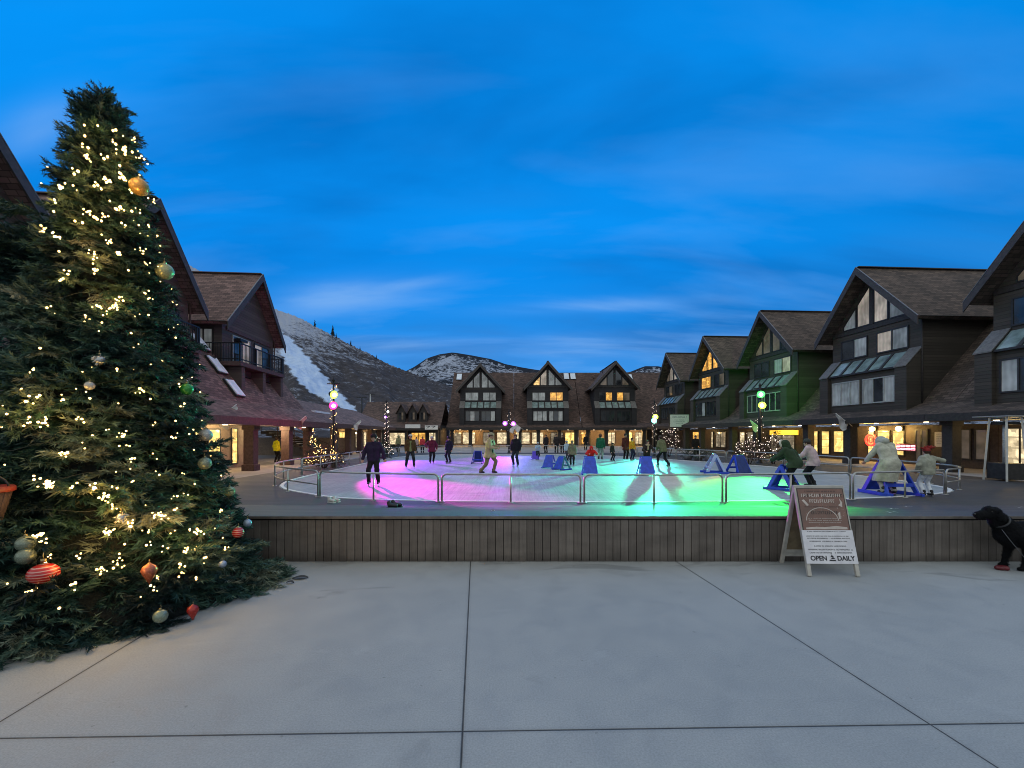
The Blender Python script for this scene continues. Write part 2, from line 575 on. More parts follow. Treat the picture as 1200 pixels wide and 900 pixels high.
# ------------------------------------------------------------------ sky, sun, camera
def make_world():
    w = bpy.data.worlds.new('World')
    SC.world = w
    w.use_nodes = True
    nt = w.node_tree
    bg = nt.nodes['Background']
    N = nt.nodes.new
    L = nt.links.new
    tc = N('ShaderNodeTexCoord')
    sep = N('ShaderNodeSeparateXYZ')
    L(tc.outputs['Generated'], sep.inputs[0])

    def m(op, a, b=None, clamp=False):
        x = N('ShaderNodeMath')
        x.operation = op
        x.use_clamp = clamp
        for i, s in enumerate((a, b)):
            if s is None: continue
            if isinstance(s, (int, float)): x.inputs[i].default_value = s
            else: L(s, x.inputs[i])
        return x.outputs[0]

    def ramp(fac, stops):
        x = N('ShaderNodeValToRGB')
        e = x.color_ramp.elements
        while len(e) < len(stops): e.new(0.5)
        for i, (p, c) in enumerate(stops):
            e[i].position = p
            e[i].color = (*c, 1) if isinstance(c, tuple) else (c, c, c, 1)
        L(fac, x.inputs[0])
        return x.outputs[0]

    def mix(f, a, b, mode='MIX'):
        x = N('ShaderNodeMix')
        x.data_type = 'RGBA'
        x.blend_type = mode
        for s, k in ((f, 0), (a, 6), (b, 7)):
            if isinstance(s, (int, float)): x.inputs[k].default_value = s
            elif isinstance(s, tuple): x.inputs[k].default_value = (*s, 1)
            else: L(s, x.inputs[k])
        return x.outputs[2]

    z = sep.outputs[2]
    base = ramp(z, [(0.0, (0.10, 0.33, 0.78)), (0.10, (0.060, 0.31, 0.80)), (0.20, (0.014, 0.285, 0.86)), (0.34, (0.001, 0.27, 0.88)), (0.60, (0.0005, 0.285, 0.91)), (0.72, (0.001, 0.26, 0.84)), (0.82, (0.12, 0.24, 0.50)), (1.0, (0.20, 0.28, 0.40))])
    # unseen sky overhead and behind the camera greyed to keep ground light neutral
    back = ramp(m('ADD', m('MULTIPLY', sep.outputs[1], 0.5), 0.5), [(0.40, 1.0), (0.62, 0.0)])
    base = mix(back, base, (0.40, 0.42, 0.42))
    # thin cloud sheets, seen on a flat layer high above
    den = m('ADD', m('MAXIMUM', z, 0.0), 0.22)
    cx = m('DIVIDE', sep.outputs[0], den)
    cy = m('DIVIDE', sep.outputs[1], den)
    cmb = N('ShaderNodeCombineXYZ')
    L(cx, cmb.inputs[0])
    L(cy, cmb.inputs[1])
    mp = N('ShaderNodeMapping')
    mp.inputs['Rotation'].default_value = (0, 0, R(-24))
    mp.inputs['Scale'].default_value = (0.5, 1.5, 1)
    mp.inputs['Location'].default_value = (3.1, 0.7, 0)
    L(cmb.outputs[0], mp.inputs[0])
    n1 = N('ShaderNodeTexNoise')
    n1.inputs['Scale'].default_value = 1.15
    n1.inputs['Detail'].default_value = 6
    n1.inputs['Roughness'].default_value = 0.5
    n1.inputs['Distortion'].default_value = 0.5
    L(mp.outputs[0], n1.inputs['Vector'])
    mp2 = N('ShaderNodeMapping')
    mp2.inputs['Rotation'].default_value = (0, 0, R(-14))
    mp2.inputs['Scale'].default_value = (0.7, 2.4, 1)
    L(cmb.outputs[0], mp2.inputs[0])
    n2 = N('ShaderNodeTexNoise')
    n2.inputs['Scale'].default_value = 1.3
    n2.inputs['Detail'].default_value = 7
    n2.inputs['Roughness'].default_value = 0.50
    n2.inputs['Distortion'].default_value = 0.35
    L(mp2.outputs[0], n2.inputs['Vector'])
    # brighter azure to the left, deeper to the right and straight up
    side = ramp(m('ADD', m('MULTIPLY', sep.outputs[0], 0.5), 0.5), [(0.05, (1.0, 1.08, 1.06)), (0.35, (1.0, 1.03, 1.03)), (0.6, (1.0, 1.0, 1.0)), (0.95, (0.9, 0.93, 0.90))])
    c = mix(1.0, base, side, 'MULTIPLY')
    c = mix(1.0, c, ramp(n1.outputs[0], [(0.30, (0.45, 0.60, 0.66)), (0.48, (0.86, 0.89, 0.91)), (0.68, (1.05, 1.03, 1.02))]), 'MULTIPLY')
    low = ramp(z, [(0.0, 1.0), (0.16, 0.9), (0.34, 0.35), (0.7, 0.15)])
    wisp = m('MULTIPLY', ramp(n2.outputs[0], [(0.50, 0.0), (0.72, 1.0)]), low)
    c = mix(m('MULTIPLY', wisp, 0.75), c, (0.17, 0.42, 0.90))
    dark = m('MULTIPLY', ramp(n2.outputs[0], [(0.28, 1.0), (0.46, 0.0)]), low)
    c = mix(m('MULTIPLY', dark, 0.55), c, (0.03, 0.20, 0.58))
    # a few long pale streaks low over the hills
    fy = m('MAXIMUM', sep.outputs[1], 0.05)
    aa, bb = m('DIVIDE', sep.outputs[0], fy), m('DIVIDE', z, fy)
    grain = ramp(n2.outputs[0], [(0.38, 0.0), (0.62, 1.0)])
    front = ramp(sep.outputs[1], [(0.1, 0.0), (0.3, 1.0)])
    for a0, b0, sl, wa, wb, st in ((-0.40, 0.325, 0.10, 0.15, 0.032, 0.95), (-0.24, 0.350, 0.16, 0.09, 0.014, 0.8), (0.22, 0.300, 0.05, 0.24, 0.016, 0.6), (-0.05, 0.200, 0.02, 0.45, 0.030, 0.7), (-1.12, 0.72, 0.3, 0.12, 0.06, 0.6)):
        da = m('SUBTRACT', aa, a0)
        db = m('SUBTRACT', m('SUBTRACT', bb, b0), m('MULTIPLY', da, sl))
        q = m('ADD', m('POWER', m('ABSOLUTE', m('DIVIDE', da, wa)), 2), m('POWER', m('ABSOLUTE', m('DIVIDE', db, wb)), 2))
        g = m('MULTIPLY', m('EXPONENT', m('MULTIPLY', q, -1.0)), st)
        g = m('MULTIPLY', m('MULTIPLY', g, front), m('ADD', m('MULTIPLY', grain, 0.75), 0.25))
        c = mix(g, c, (0.20, 0.44, 0.88))
    # last daylight of the low sun, faint
    sky = N('ShaderNodeTexSky')
    sky.sky_type = 'NISHITA'
    sky.sun_disc = False
    sky.sun_elevation = R(1.0)
    sky.sun_rotation = R(200)
    sc = mix(1.0, sky.outputs[0], (0.003, 0.003, 0.003), 'MULTIPLY')
    c = mix(1.0, c, sc, 'ADD')
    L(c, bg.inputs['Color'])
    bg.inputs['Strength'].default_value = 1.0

    sun = bpy.data.lights.new('dusk_light', 'SUN')
    sun.energy = 1.3
    sun.color = (0.94, 1.0, 1.0)
    sun.angle = R(150)
    o = bpy.data.objects.new('dusk_light', sun)
    COL.objects.link(o)
    o.rotation_euler = (R(24), 0, R(-20))
    o.location = (0, -10, 30)

    cam = bpy.data.cameras.new('camera')
    cam.sensor_width = 36
    cam.lens = 36 * FPX / 1200
    cam.shift_y = (HOR - 450) / 1200
    cam.clip_start = 0.05
    cam.clip_end = 8000
    co = bpy.data.objects.new('camera', cam)
    COL.objects.link(co)
    co.location = (0, 0, CAM_H)
    co.rotation_euler = (R(90), 0, 0)
    SC.camera = co
    SC.view_settings.view_transform = 'Standard'
    SC.view_settings.look = 'None'
    SC.view_settings.exposure = 0
    SC.view_settings.gamma = 1
    SC.cycles.use_denoising = True
    SC.cycles.filter_width = 1.0
    SC.cycles.max_bounces = 6
    SC.cycles.sample_clamp_indirect = 4
    SC.cycles.caustics_reflective = False
    SC.cycles.caustics_refractive = False


# ------------------------------------------------------------------ ground
RINK_PTS = [(-4.8, 12.0), (-2.3, 11.5), (0, 11.36), (3.5, 11.3), (7, 11.5), (10.6, 12.1), (13, 12.9), (14.4, 13.9), (15.05, 15.4),
            (15.2, 18), (14.9, 21), (14.2, 24), (13.1, 26.5), (11.5, 29.3), (9.6, 33), (7, 36.2), (4, 37.4), (0, 37.6), (-4, 37.5), (-7, 36.5),
            (-8.6, 34), (-9.1, 30), (-9.1, 26), (-9.0, 22), (-8.95, 18.4), (-8.6, 16), (-7.7, 14.2), (-6.3, 12.95)]


def catmull(pts, k):
    out = []
    n = len(pts)
    for i in range(n):
        p0, p1, p2, p3 = (Vector((*pts[(i + j) % n], 0)) for j in (-1, 0, 1, 2))
        for s in range(k):
            t = s / k
            out.append(0.5 * ((2 * p1) + (p2 - p0) * t + (2 * p0 - 5 * p1 + 4 * p2 - p3) * t * t + (3 * p1 - p0 - 3 * p2 + p3) * t ** 3))
    return out


RINK = catmull(RINK_PTS, 10)


def deck_z(y):
    t = min(1, max(0, (y - DECK0) / (DECK1 - DECK0)))
    return 0.60 + (-0.12 - 0.60) * t


def sheet_rows(rows, x0, x1, nx):
    """grid sheet from (y,z) rows"""
    b = MB()
    vs = [(x0 + (x1 - x0) * i / nx, y, z) for y, z in rows for i in range(nx + 1)]
    fs = [(r * (nx + 1) + i, r * (nx + 1) + i + 1, (r + 1) * (nx + 1) + i + 1, (r + 1) * (nx + 1) + i) for r in range(len(rows) - 1) for i in range(nx)]
    return b.add(vs, fs)


def make_ground():
    t = NT('winter_ground')
    c = t.coord('Object')
    n = t.noise(c, 0.06, 6)
    t.set(Base_Color=t.ramp(n, [(0.4, (0.10, 0.085, 0.07)), (0.55, (0.45, 0.48, 0.52))]), Roughness=0.9)
    b = MB()
    b.quad((-3000, -3000, -0.9), (3000, -3000, -0.9), (3000, 4000, -0.9), (-3000, 4000, -0.9))
    tag(b.build('ground', t.m, fix=False), kind='structure')
    o = sheet_rows([(-30, 0), (5.6, 0), (6.4, -0.02), (9.0, -0.150)], -45, 45, 20).build('pavement', M['paving'], fix=False)
    tag(o, kind='structure')
    o = sheet_rows([(8.96, -0.155), (95, -0.155)], -45, 60, 2).build('plaza', M['plaza'], fix=False)
    tag(o, kind='structure')

    # deck: ring between the rink and an outer outline
    outer = [(-3.75, DECK0), (19.6, DECK0), (19.6, 40.5), (-11.2, 40.5), (-11.2, 15.2)]
    cen = Vector((3, 20, 0))
    n = len(RINK)
    ring = []
    for p in RINK:
        d = p - cen
        best = None
        for i in range(len(outer)):
            a = Vector((*outer[i], 0))
            e = Vector((*outer[(i + 1) % len(outer)], 0)) - a
            den = d.x * e.y - d.y * e.x
            if abs(den) < 1e-9: continue
            q = a - cen
            s = (q.x * e.y - q.y * e.x) / den
            k = (q.x * d.y - q.y * d.x) / den
            if s > 0 and -1e-6 <= k <= 1 + 1e-6 and (best is None or s < best):
                best = s
        ring.append(cen + d * best)
    for a in outer:
        a = Vector((*a, 0))
        i = min(range(n), key=lambda j: (ring[j] - a).length)
        ring[i] = a
    rows = 26
    vs, fs = [], []
    for k in range(rows + 1):
        f = k / rows
        for i in range(n):
            p = RINK[i].lerp(ring[i], f)
            vs.append((p.x, p.y, deck_z(p.y)))
    for k in range(rows):
        for i in range(n):
            j = (i + 1) % n
            fs.append((k * n + i, k * n + j, (k + 1) * n + j, (k + 1) * n + i))
    # lip down to the ice
    base = len(vs)
    for i in range(n):
        vs.append((RINK[i].x, RINK[i].y, ICE - 0.05))
    for i in range(n):
        j = (i + 1) % n
        fs.append((i, j, base + j, base + i))
    o = MB().add(vs, fs).build('deck', M['deck'], fix=False)
    tag(o, kind='structure')
    # edge board and upright cladding of the deck front
    clad, edge, back = MB(), MB(), MB()

    def run(a, b):
        a, b = Vector((*a, 0)), Vector((*b, 0))
        L = (b - a).length
        t = (b - a) / L
        nrm = Vector((t.y, -t.x, 0))
        x = 0.0
        while x < L - 0.02:
            w = min(0.104, L - x)
            p, q = a + t * x, a + t * (x + w - 0.008)
            z0, z1 = deck_z(p.y) - 0.052, deck_z(q.y) - 0.052
            g = -0.02 if p.y < 6.5 else -0.16
            off = nrm * random.uniform(-0.003, 0.003)
            if z0 - g > 0.02:
                p1, q1 = p + off, q + off
                clad.prism([(p1.x, p1.y, g), (q1.x, q1.y, g), (q1.x, q1.y, z1), (p1.x, p1.y, z0)], -nrm * 0.022)
            x += 0.104
        k = max(1, int(L / 3.0))
        for i in range(k):
            p, q = a + t * (L * i / k + 0.002), a + t * (L * (i + 1) / k - 0.002)
            zp, zq = deck_z(p.y) + 0.004, deck_z(q.y) + 0.004
            edge.prism([(p.x, p.y, zp - 0.034), (q.x, q.y, zq - 0.034), (q.x, q.y, zq), (p.x, p.y, zp)], nrm * 0.022)
        p, q = a - nrm * 0.05, b - nrm * 0.05
        back.prism([(p.x, p.y, -0.16), (q.x, q.y, -0.16), (q.x, q.y, deck_z(q.y) - 0.004), (p.x, p.y, deck_z(p.y) - 0.004)], -nrm * 0.02)
    run(outer[0], outer[1])
    run(outer[4], outer[0])
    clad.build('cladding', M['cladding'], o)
    edge.build('edge_board', simple('deck_edge_board', (0.115, 0.098, 0.085), 0.6), o)
    back.build('backing', M['black_metal'], o)

    b = MB()
    b.add([(p.x, p.y, ICE) for p in RINK], [tuple(range(n))])
    tag(b.build('ice', M['ice'], fix=False), kind='structure')
    # white plastic edging where the ice meets the deck
    vs, fs = [], []
    for i in range(n):
        d = (RINK[i] - cen).normalized()
        for off, z in ((-0.16, ICE + 0.004), (-0.16, ICE + 0.035), (-0.05, ICE + 0.035), (-0.05, ICE + 0.004)):
            p = RINK[i] + d * off
            vs.append((p.x, p.y, z))
    for i in range(n):
        j = (i + 1) % n
        for k in range(3):
            fs.append((i * 4 + k, j * 4 + k, j * 4 + k + 1, i * 4 + k + 1))
    o = MB().add(vs, fs).build('rink_edging', M['white_paint'])
    tag(o, 'white plastic edging strip running round the ice', 'edging')


# ------------------------------------------------------------------ mountains
def interp(tab, x):
    xs = [a for a, _ in tab]
    return float(np.interp(x, xs, [b for _, b in tab]))


def fbm(x, y, seed, octaves=5):
    rs = np.random.RandomState(seed)
    out = np.zeros_like(x)
    amp = 1.0
    for o in range(octaves):
        a = rs.rand(4) * 6.28
        f = 2.0 ** o
        out += amp * (np.sin(x * f + a[0] + 1.7 * np.sin(y * f * 0.7 + a[1])) * np.cos(y * f * 1.1 + a[2] + 1.3 * np.sin(x * f * 0.8 + a[3])))
        amp *= 0.5
    return out


def make_mountains():
    def mtn_mat(name, snow_bias, scrub, scale, contrast, treeline):
        t = NT(name)
        c = t.coord('Object')
        n1 = t.noise(c, 0.012 * scale, 6, 0.62, 0.6)
        n2 = t.noise(c, 0.09 * scale, 5, 0.68)
        n3 = t.noise(c, 0.4 * scale, 3, 0.7)
        k = t.math('ADD', t.math('MULTIPLY', n1, 0.7), t.math('MULTIPLY', n2, 0.85))
        k = t.math('ADD', k, t.math('MULTIPLY', n3, 0.5))
        at_ = t.n('ShaderNodeAttribute', attribute_name='cover')
        k = t.math('ADD', k, at_.outputs['Fac'])
        mask = t.ramp(t.math('MULTIPLY', k, 0.5), [(snow_bias / 2 - contrast / 4, 0.0), (snow_bias / 2 + contrast / 4, 1.0)])
        sc = t.ramp(n2, [(0.3, tuple(x * 0.55 for x in scrub)), (0.7, tuple(x * 1.35 for x in scrub))])
        run = t.n('ShaderNodeAttribute', attribute_name='run')
        m2 = t.math('MAXIMUM', mask, run.outputs['Fac'], True)
        col = t.mix(t.math('MULTIPLY', mask, 0.85), sc, (0.40, 0.43, 0.50))
        runcol = t.ramp(n2, [(0.3, (0.40, 0.52, 0.72)), (0.7, (0.58, 0.68, 0.82))])
        col = t.mix(run.outputs['Fac'], col, runcol)
        t.set(Base_Color=col, Roughness=0.95, Specular_IOR_Level=0.1)
        t.bump(t.math('ADD', n2, n3), 0.7, 3.0)
        return t.m

    def mountain(name, ridge, d0, d1, px0, px1, nx, ny, power, mat, seed, cover, run=None, amp=5.0, rough=0.0):
        pxs = np.linspace(px0, px1, nx)
        rz = np.array([interp(ridge, p) for p in pxs])
        rz = CAM_H + (HOR - rz) / FPX * d1
        vs = np.zeros((ny + 12, nx, 3))
        for r in range(ny + 12):
            t = r / (ny - 1)
            if t <= 1:
                d = d0 + (d1 - d0) * t
                z = -1 + (rz + 1) * t ** power
                z = z + fbm(pxs * 0.045, np.full_like(pxs, t * 9), seed) * amp * (t * (1 - t) * 3 + 0.16 * t) + rough * t ** 4 * (np.sin(pxs * .9 + 2 * np.sin(pxs * .23)) * np.sin(pxs * .31 + 1) + .6 * np.sin(pxs * 2.1 + r * 1.7))
            else:
                d = d1 + (d1 - d0) * (t - 1) * 2
                z = rz * (1 - (t - 1) * 3)
            vs[r, :, 0] = (pxs - 600) / FPX * d
            vs[r, :, 1] = d
            vs[r, :, 2] = z
        ny += 12
        idx = np.arange(nx * ny).reshape(ny, nx)
        f = np.stack([idx[:-1, :-1], idx[:-1, 1:], idx[1:, 1:], idx[1:, :-1]], -1).reshape(-1, 4)
        v = vs.reshape(-1, 3)
        me = mesh_np(name, v, f, mat, True)
        sx = v[:, 0] / v[:, 1] * FPX + 600
        sy = HOR - (v[:, 2] - CAM_H) / v[:, 1] * FPX
        ca = me.attributes.new('cover', 'FLOAT', 'POINT')
        ca.data.foreach_set('value', cover(sx, sy).astype(np.float32))
        ra = me.attributes.new('run', 'FLOAT', 'POINT')
        rv = np.zeros(len(v))
        if run is not None:
            ys = [a[1] for a in run]
            cx = np.interp(sy, ys, [a[0] for a in run])
            hw = np.interp(sy, ys, [a[2] for a in run])
            wob = 1.6 * np.sin(sy * 0.55) + 1.2 * np.sin(sy * 1.3 + 1)
            rv = np.clip((hw - np.abs(sx - cx + wob)) / 1.6 + 0.5, 0, 1)
            rv[(sy < ys[0]) | (sy > ys[-1])] = 0
            rv[v[:, 1] > d1 + 2] = 0
        ra.data.foreach_set('value', rv.astype(np.float32))
        return tag(link(name, me), kind='structure')

    A = [(-600, 250), (100, 268), (200, 300), (260, 330), (320, 361), (335, 366), (352, 373), (372, 384), (400, 398), (425, 411), (450, 424), (470, 432), (482, 436), (520, 450), (600, 476), (720, 505)]
    B = [(300, 476), (380, 466), (440, 450), (470, 438), (485, 430), (500, 420), (515, 415), (530, 413), (552, 416), (575, 421), (592, 427), (612, 431), (650, 436), (700, 440), (738, 436), (756, 429), (772, 429), (800, 440), (900, 452), (1300, 470)]
    mountain('mountain', A, 220, 900, -120, 720, 520, 220, 1.55,
             mtn_mat('snowy_scrub_slope', 1.10, (0.066, 0.058, 0.060), 1.0, 0.20, 0), 3,
             lambda sx, sy: np.clip((430 - sy) / 240, -0.06, 0.26) - np.clip((sx - 330) / 1500, 0, 0.06),
             [(318, 385, 7), (333, 398, 9), (347, 420, 15), (362, 440, 18), (377, 456, 18), (392, 468, 13), (404, 476, 9), (416, 486, 6)], 9.0, 1.3)
    mountain('mountain', B, 900, 1900, 300, 1300, 420, 120, 1.3,
             mtn_mat('snowy_wooded_slope', 1.06, (0.020, 0.022, 0.028), 0.75, 0.08, 0), 9,
             lambda sx, sy: np.where(sy < np.interp(sx, [a for a, _ in B], [b for _, b in B]) + 2.6 + 1.5 * np.sin(sx * .35) + np.sin(sx * .9), -0.35, 0.03), None, 10)
    # a few lone conifers on the open ridge
    k = simple('ridge_conifer', (0.018, 0.026, 0.022), 0.9, bump=0)
    wood = simple('conifer_bark', (0.05, 0.035, 0.025), 0.9, bump=0)
    rng = random.Random(4)
    spots = [(369, 4.2), (390, 6.5), (394, 3.0), (411, 3.4), (422, 2.6), (441, 2.8)]
    words = ['leftmost small dark conifer standing just under the snowy ridge', 'tallest lone dark conifer on the snowy ridge skyline', 'short conifer close beside the tallest one on the ridge',
             'small conifer on the ridge midway down its right slope', 'tiny conifer on the ridge above the dark scrub', 'last conifer on the ridge before it dips behind the far hill']
    for (px, hp), lab in zip(spots, words):
        d = 880
        h = hp / FPX * d * 2.0
        zz = CAM_H + (HOR - interp(A, px)) / FPX * 900 - 7
        e = empty('pine_tree', ((px - 600) / FPX * d, d, zz), 0, lab, 'tree', 'lone conifers on the ridge')
        b = MB()
        for j in range(7):
            z0 = h * (0.12 + 0.125 * j)
            r0 = h * 0.21 * (1 - j / 7.6) * rng.uniform(0.8, 1.15)
            ox, oy = rng.uniform(-.03, .03) * h, rng.uniform(-.03, .03) * h
            b.lathe([(r0, z0), (r0 * 0.55, z0 + h * 0.09), (0.02, z0 + h * 0.2)], 7, (ox, oy, 0))
        b.build('crown', k, e)
        MB().tube([(0, 0, -2), (0, 0, h * 0.9)], [h * 0.03, 0.05], 5).build('trunk', wood, e)

# ------------------------------------------------------------------ buildings (local x = along the row, y = back from the square, z = up)
def window(parent, u0, u1, z0, z1, w, panes, frame, glass, side=None, rows=1):
    """framed window standing a little proud of the plane y=w (or of the side wall x=side)"""
    def tr(u, y, z):
        return (u, y, z)
    b = MB()
    t = 0.07
    d0, d1 = w - 0.06, w + 0.02
    b.box(u0, u1, d0, d1, z0, z0 + t)
    b.box(u0, u1, d0, d1, z1 - t, z1)
    n = len(glass) if isinstance(glass, list) else panes
    step = (u1 - u0) / n
    for i in range(n + 1):
        c = u0 + step * i
        a0, a1 = max(u0, c - t / 2 - (t / 2 if i == n else 0)), min(u1, c + t / 2 + (t / 2 if i == 0 else 0))
        b.box(a0, a1, d0 + 0.003, d1, z0 + t, z1 - t)
    f = b.build('window', frame, parent)
    for i in range(n):
        g = glass[i] if isinstance(glass, list) else glass
        p = MB().box(u0 + step * i + 0.03, u0 + step * (i + 1) - 0.03, w - 0.026, w - 0.012, z0 + 0.03, z1 - 0.03).build('pane', g, f)
    return f


def side_window(parent, x, w0, w1, z0, z1, sgn, frame, glass):
    """window on a side wall; sgn -1 when the wall faces -x"""
    b = MB()
    t = 0.07
    a, c = (x - 0.06, x + 0.02) if sgn < 0 else (x - 0.02, x + 0.06)
    b.box(a, c, w0, w1, z0, z0 + t).box(a, c, w0, w1, z1 - t, z1)
    for y in (w0, (w0 + w1) / 2 - t / 2, w1 - t):
        b.box(a + 0.003, c - 0.003, y, y + t, z0 + t, z1 - t)
    f = b.build('window', frame, parent)
    p0, p1 = (x - 0.026, x - 0.012) if sgn < 0 else (x + 0.012, x + 0.026)
    MB().box(p0, p1, w0 + 0.03, w1 - 0.03, z0 + 0.03, z1 - 0.03).build('pane', glass, f)
    return f


def poly_pane(parent, pts, w, frame, glass):
    """a gable window of any outline (u,z)"""
    b = MB()
    n = len(pts)
    c = Vector((sum(p[0] for p in pts) / n, sum(p[1] for p in pts) / n))
    for i in range(n):
        p, q = pts[i], pts[(i + 1) % n]
        b.bar((p[0], w - 0.02, p[1]), (q[0], w - 0.02, q[1]), 0.07, 0.07, (0, 1, 0))
    f = b.build('gable_window', frame, parent)
    MB().prism([(p[0], w - 0.030, p[1]) for p in pts], (0, 0.014, 0)).build('pane', glass, f)
    return f


AZ, EZ, EU, HW = 11.85, 8.0, 3.5, 2.95
SLOPE = (AZ - EZ) / EU


def profile_roof(parent, name, prof, u0, u1, th, mat):
    """roof sheet following (w,z) points, thick th, between u0 and u1"""
    b = MB()
    pts = [(u0, w, z) for w, z in prof] + [(u0, w, z - th) for w, z in reversed(prof)]
    n = len(prof)
    vs = pts + [(u1, p[1], p[2]) for p in pts]
    m = len(pts)
    fs = []
    for i in range(n - 1):
        a, c = i, i + 1
        lo_a, lo_c = m - 1 - i, m - 2 - i
        fs.append((a, c, m + c, m + a))
        fs.append((lo_a, lo_c, m + lo_c, m + lo_a))
        fs.append((a, c, lo_c, lo_a))
        fs.append((m + a, m + c, m + lo_c, m + lo_a))
    fs.append((0, m - 1, 2 * m - 1, m))
    fs.append((n - 1, n, m + n, m + n - 1))
    return b.add(vs, fs).build(name, mat, parent)


def gable_house(label, loc, rotz, S, cfg, group):
    e = empty('lodge_building', loc, rotz, label, 'building', group)
    sid = cfg.get('siding', M['siding'])
    shi = cfg.get('shingle', M['shingle'])
    trim = cfg.get('trim', M['trim'])
    style = cfg.get('style', 'bay')
    dz = cfg.get('dz', 0.0)
    fd, fl = M['frame_dark'], M['frame_light']
    prof = cfg['prof']
    w0 = prof[0][0]
    # gabled front block
    pts = [(-HW, 0, 2.9), (HW, 0, 2.9), (HW, 0, EZ + 0.35 + dz), (0, 0, AZ - 0.28 + dz), (-HW, 0, EZ + 0.35 + dz)]
    MB().prism(pts, (0, 9.6, 0)).build('wall', sid, e)
    # gable roof, prow ridge
    for s in (-1, 1):
        t = Vector((s * EU, 0, EZ - AZ)).normalized()
        n = Vector((-t.z * s, 0, t.x * s)) if False else Vector((s * (AZ - EZ), 0, EU)).normalized()
        pr = cfg.get('prow', 1.0)
        a0, a1 = Vector((0, -pr, AZ + dz)), Vector((0, 10, AZ + dz))
        b0, b1 = Vector((s * EU, -pr * 0.78, EZ + dz)), Vector((s * EU, 10, EZ + dz))
        dn = -n * 0.2
        b = MB()
        vs = [a0, a1, b1, b0, a0 + Vector((0, 0, -0.27)), a1 + Vector((0, 0, -0.27)), b1 + dn, b0 + dn]
        b.add(vs, [(0, 1, 2, 3), (7, 6, 5, 4), (0, 3, 7, 4), (1, 5, 6, 2), (3, 2, 6, 7), (0, 4, 5, 1)])
        r = b.build('roof', shi, e)
        bb = MB()
        o = Vector((0, -0.03, -0.16))
        p, q = a0 + o, b0 + o
        bb.prism([p + Vector((0, 0, 0.14)), q + Vector((0, 0, 0.14)), q + Vector((0, 0, -0.28)), p + Vector((0, 0, -0.28))], (0, -0.06, 0))
        bb.build('bargeboard', cfg.get('barge', M['barge']), r)
        dd = MB()
        dd.bar(a0 + Vector((0, -0.06, 0.025)), b0 + Vector((0, -0.06, 0.025)), 0.07, 0.03, (0, 0, 1))
        dd.bar(b0 + Vector((0, 0.05, 0.025)), b1 + Vector((0, 0, 0.025)), 0.08, 0.03)
        dd.build('drip_edge', M['drip'], r)
    MB().bar((0, -cfg.get('prow', 1.0), AZ + dz + 0.03), (0, 10, AZ + dz + 0.03), 0.3, 0.05).build('ridge_cap', trim, e)
    # main roof running behind, with the low skirt over the walk
    profile_roof(e, 'main_roof', prof, -S / 2 + 0.004, S / 2 - 0.004 + cfg.get('ext', 0), 0.22, shi)
    if cfg.get('ext'):
        MB().box(S / 2, S / 2 + cfg['ext'], 0.5, 0.8, 0, 3.4).build('end_wall', sid, e)
    zs = prof[0][1]
    MB().box(-S / 2 + 0.006, S / 2 - 0.006, w0 - 0.05, w0 + 0.08, zs - 0.34, zs + 0.02).build('fascia', trim, e)
    ws = cfg.get('ws', 2.3)
    MB().box(-S / 2 + 0.006, S / 2 - 0.006, w0 + 0.1, ws + 0.02, zs - 0.30, zs - 0.24).build('soffit', M['soffit'], e)
    # gable windows
    tri = cfg.get('tri', [M['glass']] * 4)
    zb = 8.5 + dz
    if tri:
        top = lambda u: AZ + dz - 0.85 - SLOPE * abs(u)
        for k, (ua, ub) in enumerate(((-2.05, -1.12), (-1.02, -0.14), (0.14, 1.02), (1.12, 2.05))):
            ta, tb = top(ua), top(ub)
            pp = [(ua, zb), (ub, zb), (ub, max(tb, zb + 0.04)), (ua, max(ta, zb + 0.04))]
            poly_pane(e, pp, 0, fd, tri[k])
        MB().box(-2.9, 2.9, -0.07, 0.01, zb - 0.32, zb - 0.06).build('beam', trim, e)
        MB().box(-0.10, 0.10, -0.085, 0.01, zb - 0.05, AZ + dz - 0.75).build('king_post', trim, e)
    mid = cfg.get('mid', [M['glass']] * 4)
    if style == 'bay':
        for k, (ua, ub) in enumerate(((-2.25, -0.3), (0.3, 2.25))):
            window(e, ua, ub, 6.6, 7.85, 0, 2, fd, mid[2 * k:2 * k + 2])
        # second-floor bay with sloped glazing between two cheeks
        MB().box(-2.3, 2.3, -0.7, 0.02, 3.0, 5.5).build('bay', sid, e)
        g = MB()
        g.prism([(-2.3, -0.80, 5.5), (2.3, -0.80, 5.5), (2.3, -0.02, 6.38), (-2.3, -0.02, 6.38)], (0, -0.03, 0.03))
        gl = g.build('bay_glazing', M['bayglass'], e)
        bars = MB()
        for k in range(6):
            u = -2.3 + 4.6 * k / 5
            bars.bar((u, -0.85, 5.54), (u, -0.04, 6.43), 0.10 if k in (0, 5) else 0.16, 0.06)
        bars.bar((-2.3, -0.85, 5.50), (2.3, -0.85, 5.50), 0.08, 0.10)
        bars.build('glazing_bar', fd, gl)
        for s in (-1, 1):
            a, c = sorted((s * 2.3, s * 2.97))
            MB().prism([(a, 0.02, 2.95), (a, -0.92, 2.95), (a, -0.92, 5.45), (a, -0.03, 6.45), (a, 0.02, 6.45)], (c - a, 0, 0)).build('cheek_wall', sid, e)
            MB().prism([(a - 0.03, -0.97, 5.46), (a - 0.03, -0.03, 6.50), (a - 0.03, -0.03, 6.56), (a - 0.03, -0.97, 5.52)], (c - a + 0.06, 0, 0)).build('cheek_cap', simple('weathered_cap', (0.13, 0.12, 0.11), 0.6) if 'cap' not in M else M['cap'], e)
        sec = cfg.get('second', [M['curtain']] * 6)
        fr = cfg.get('frame2', fl)
        window(e, -2.15, -0.12, 3.62, 5.1, -0.7, 3, fr, sec[:3])
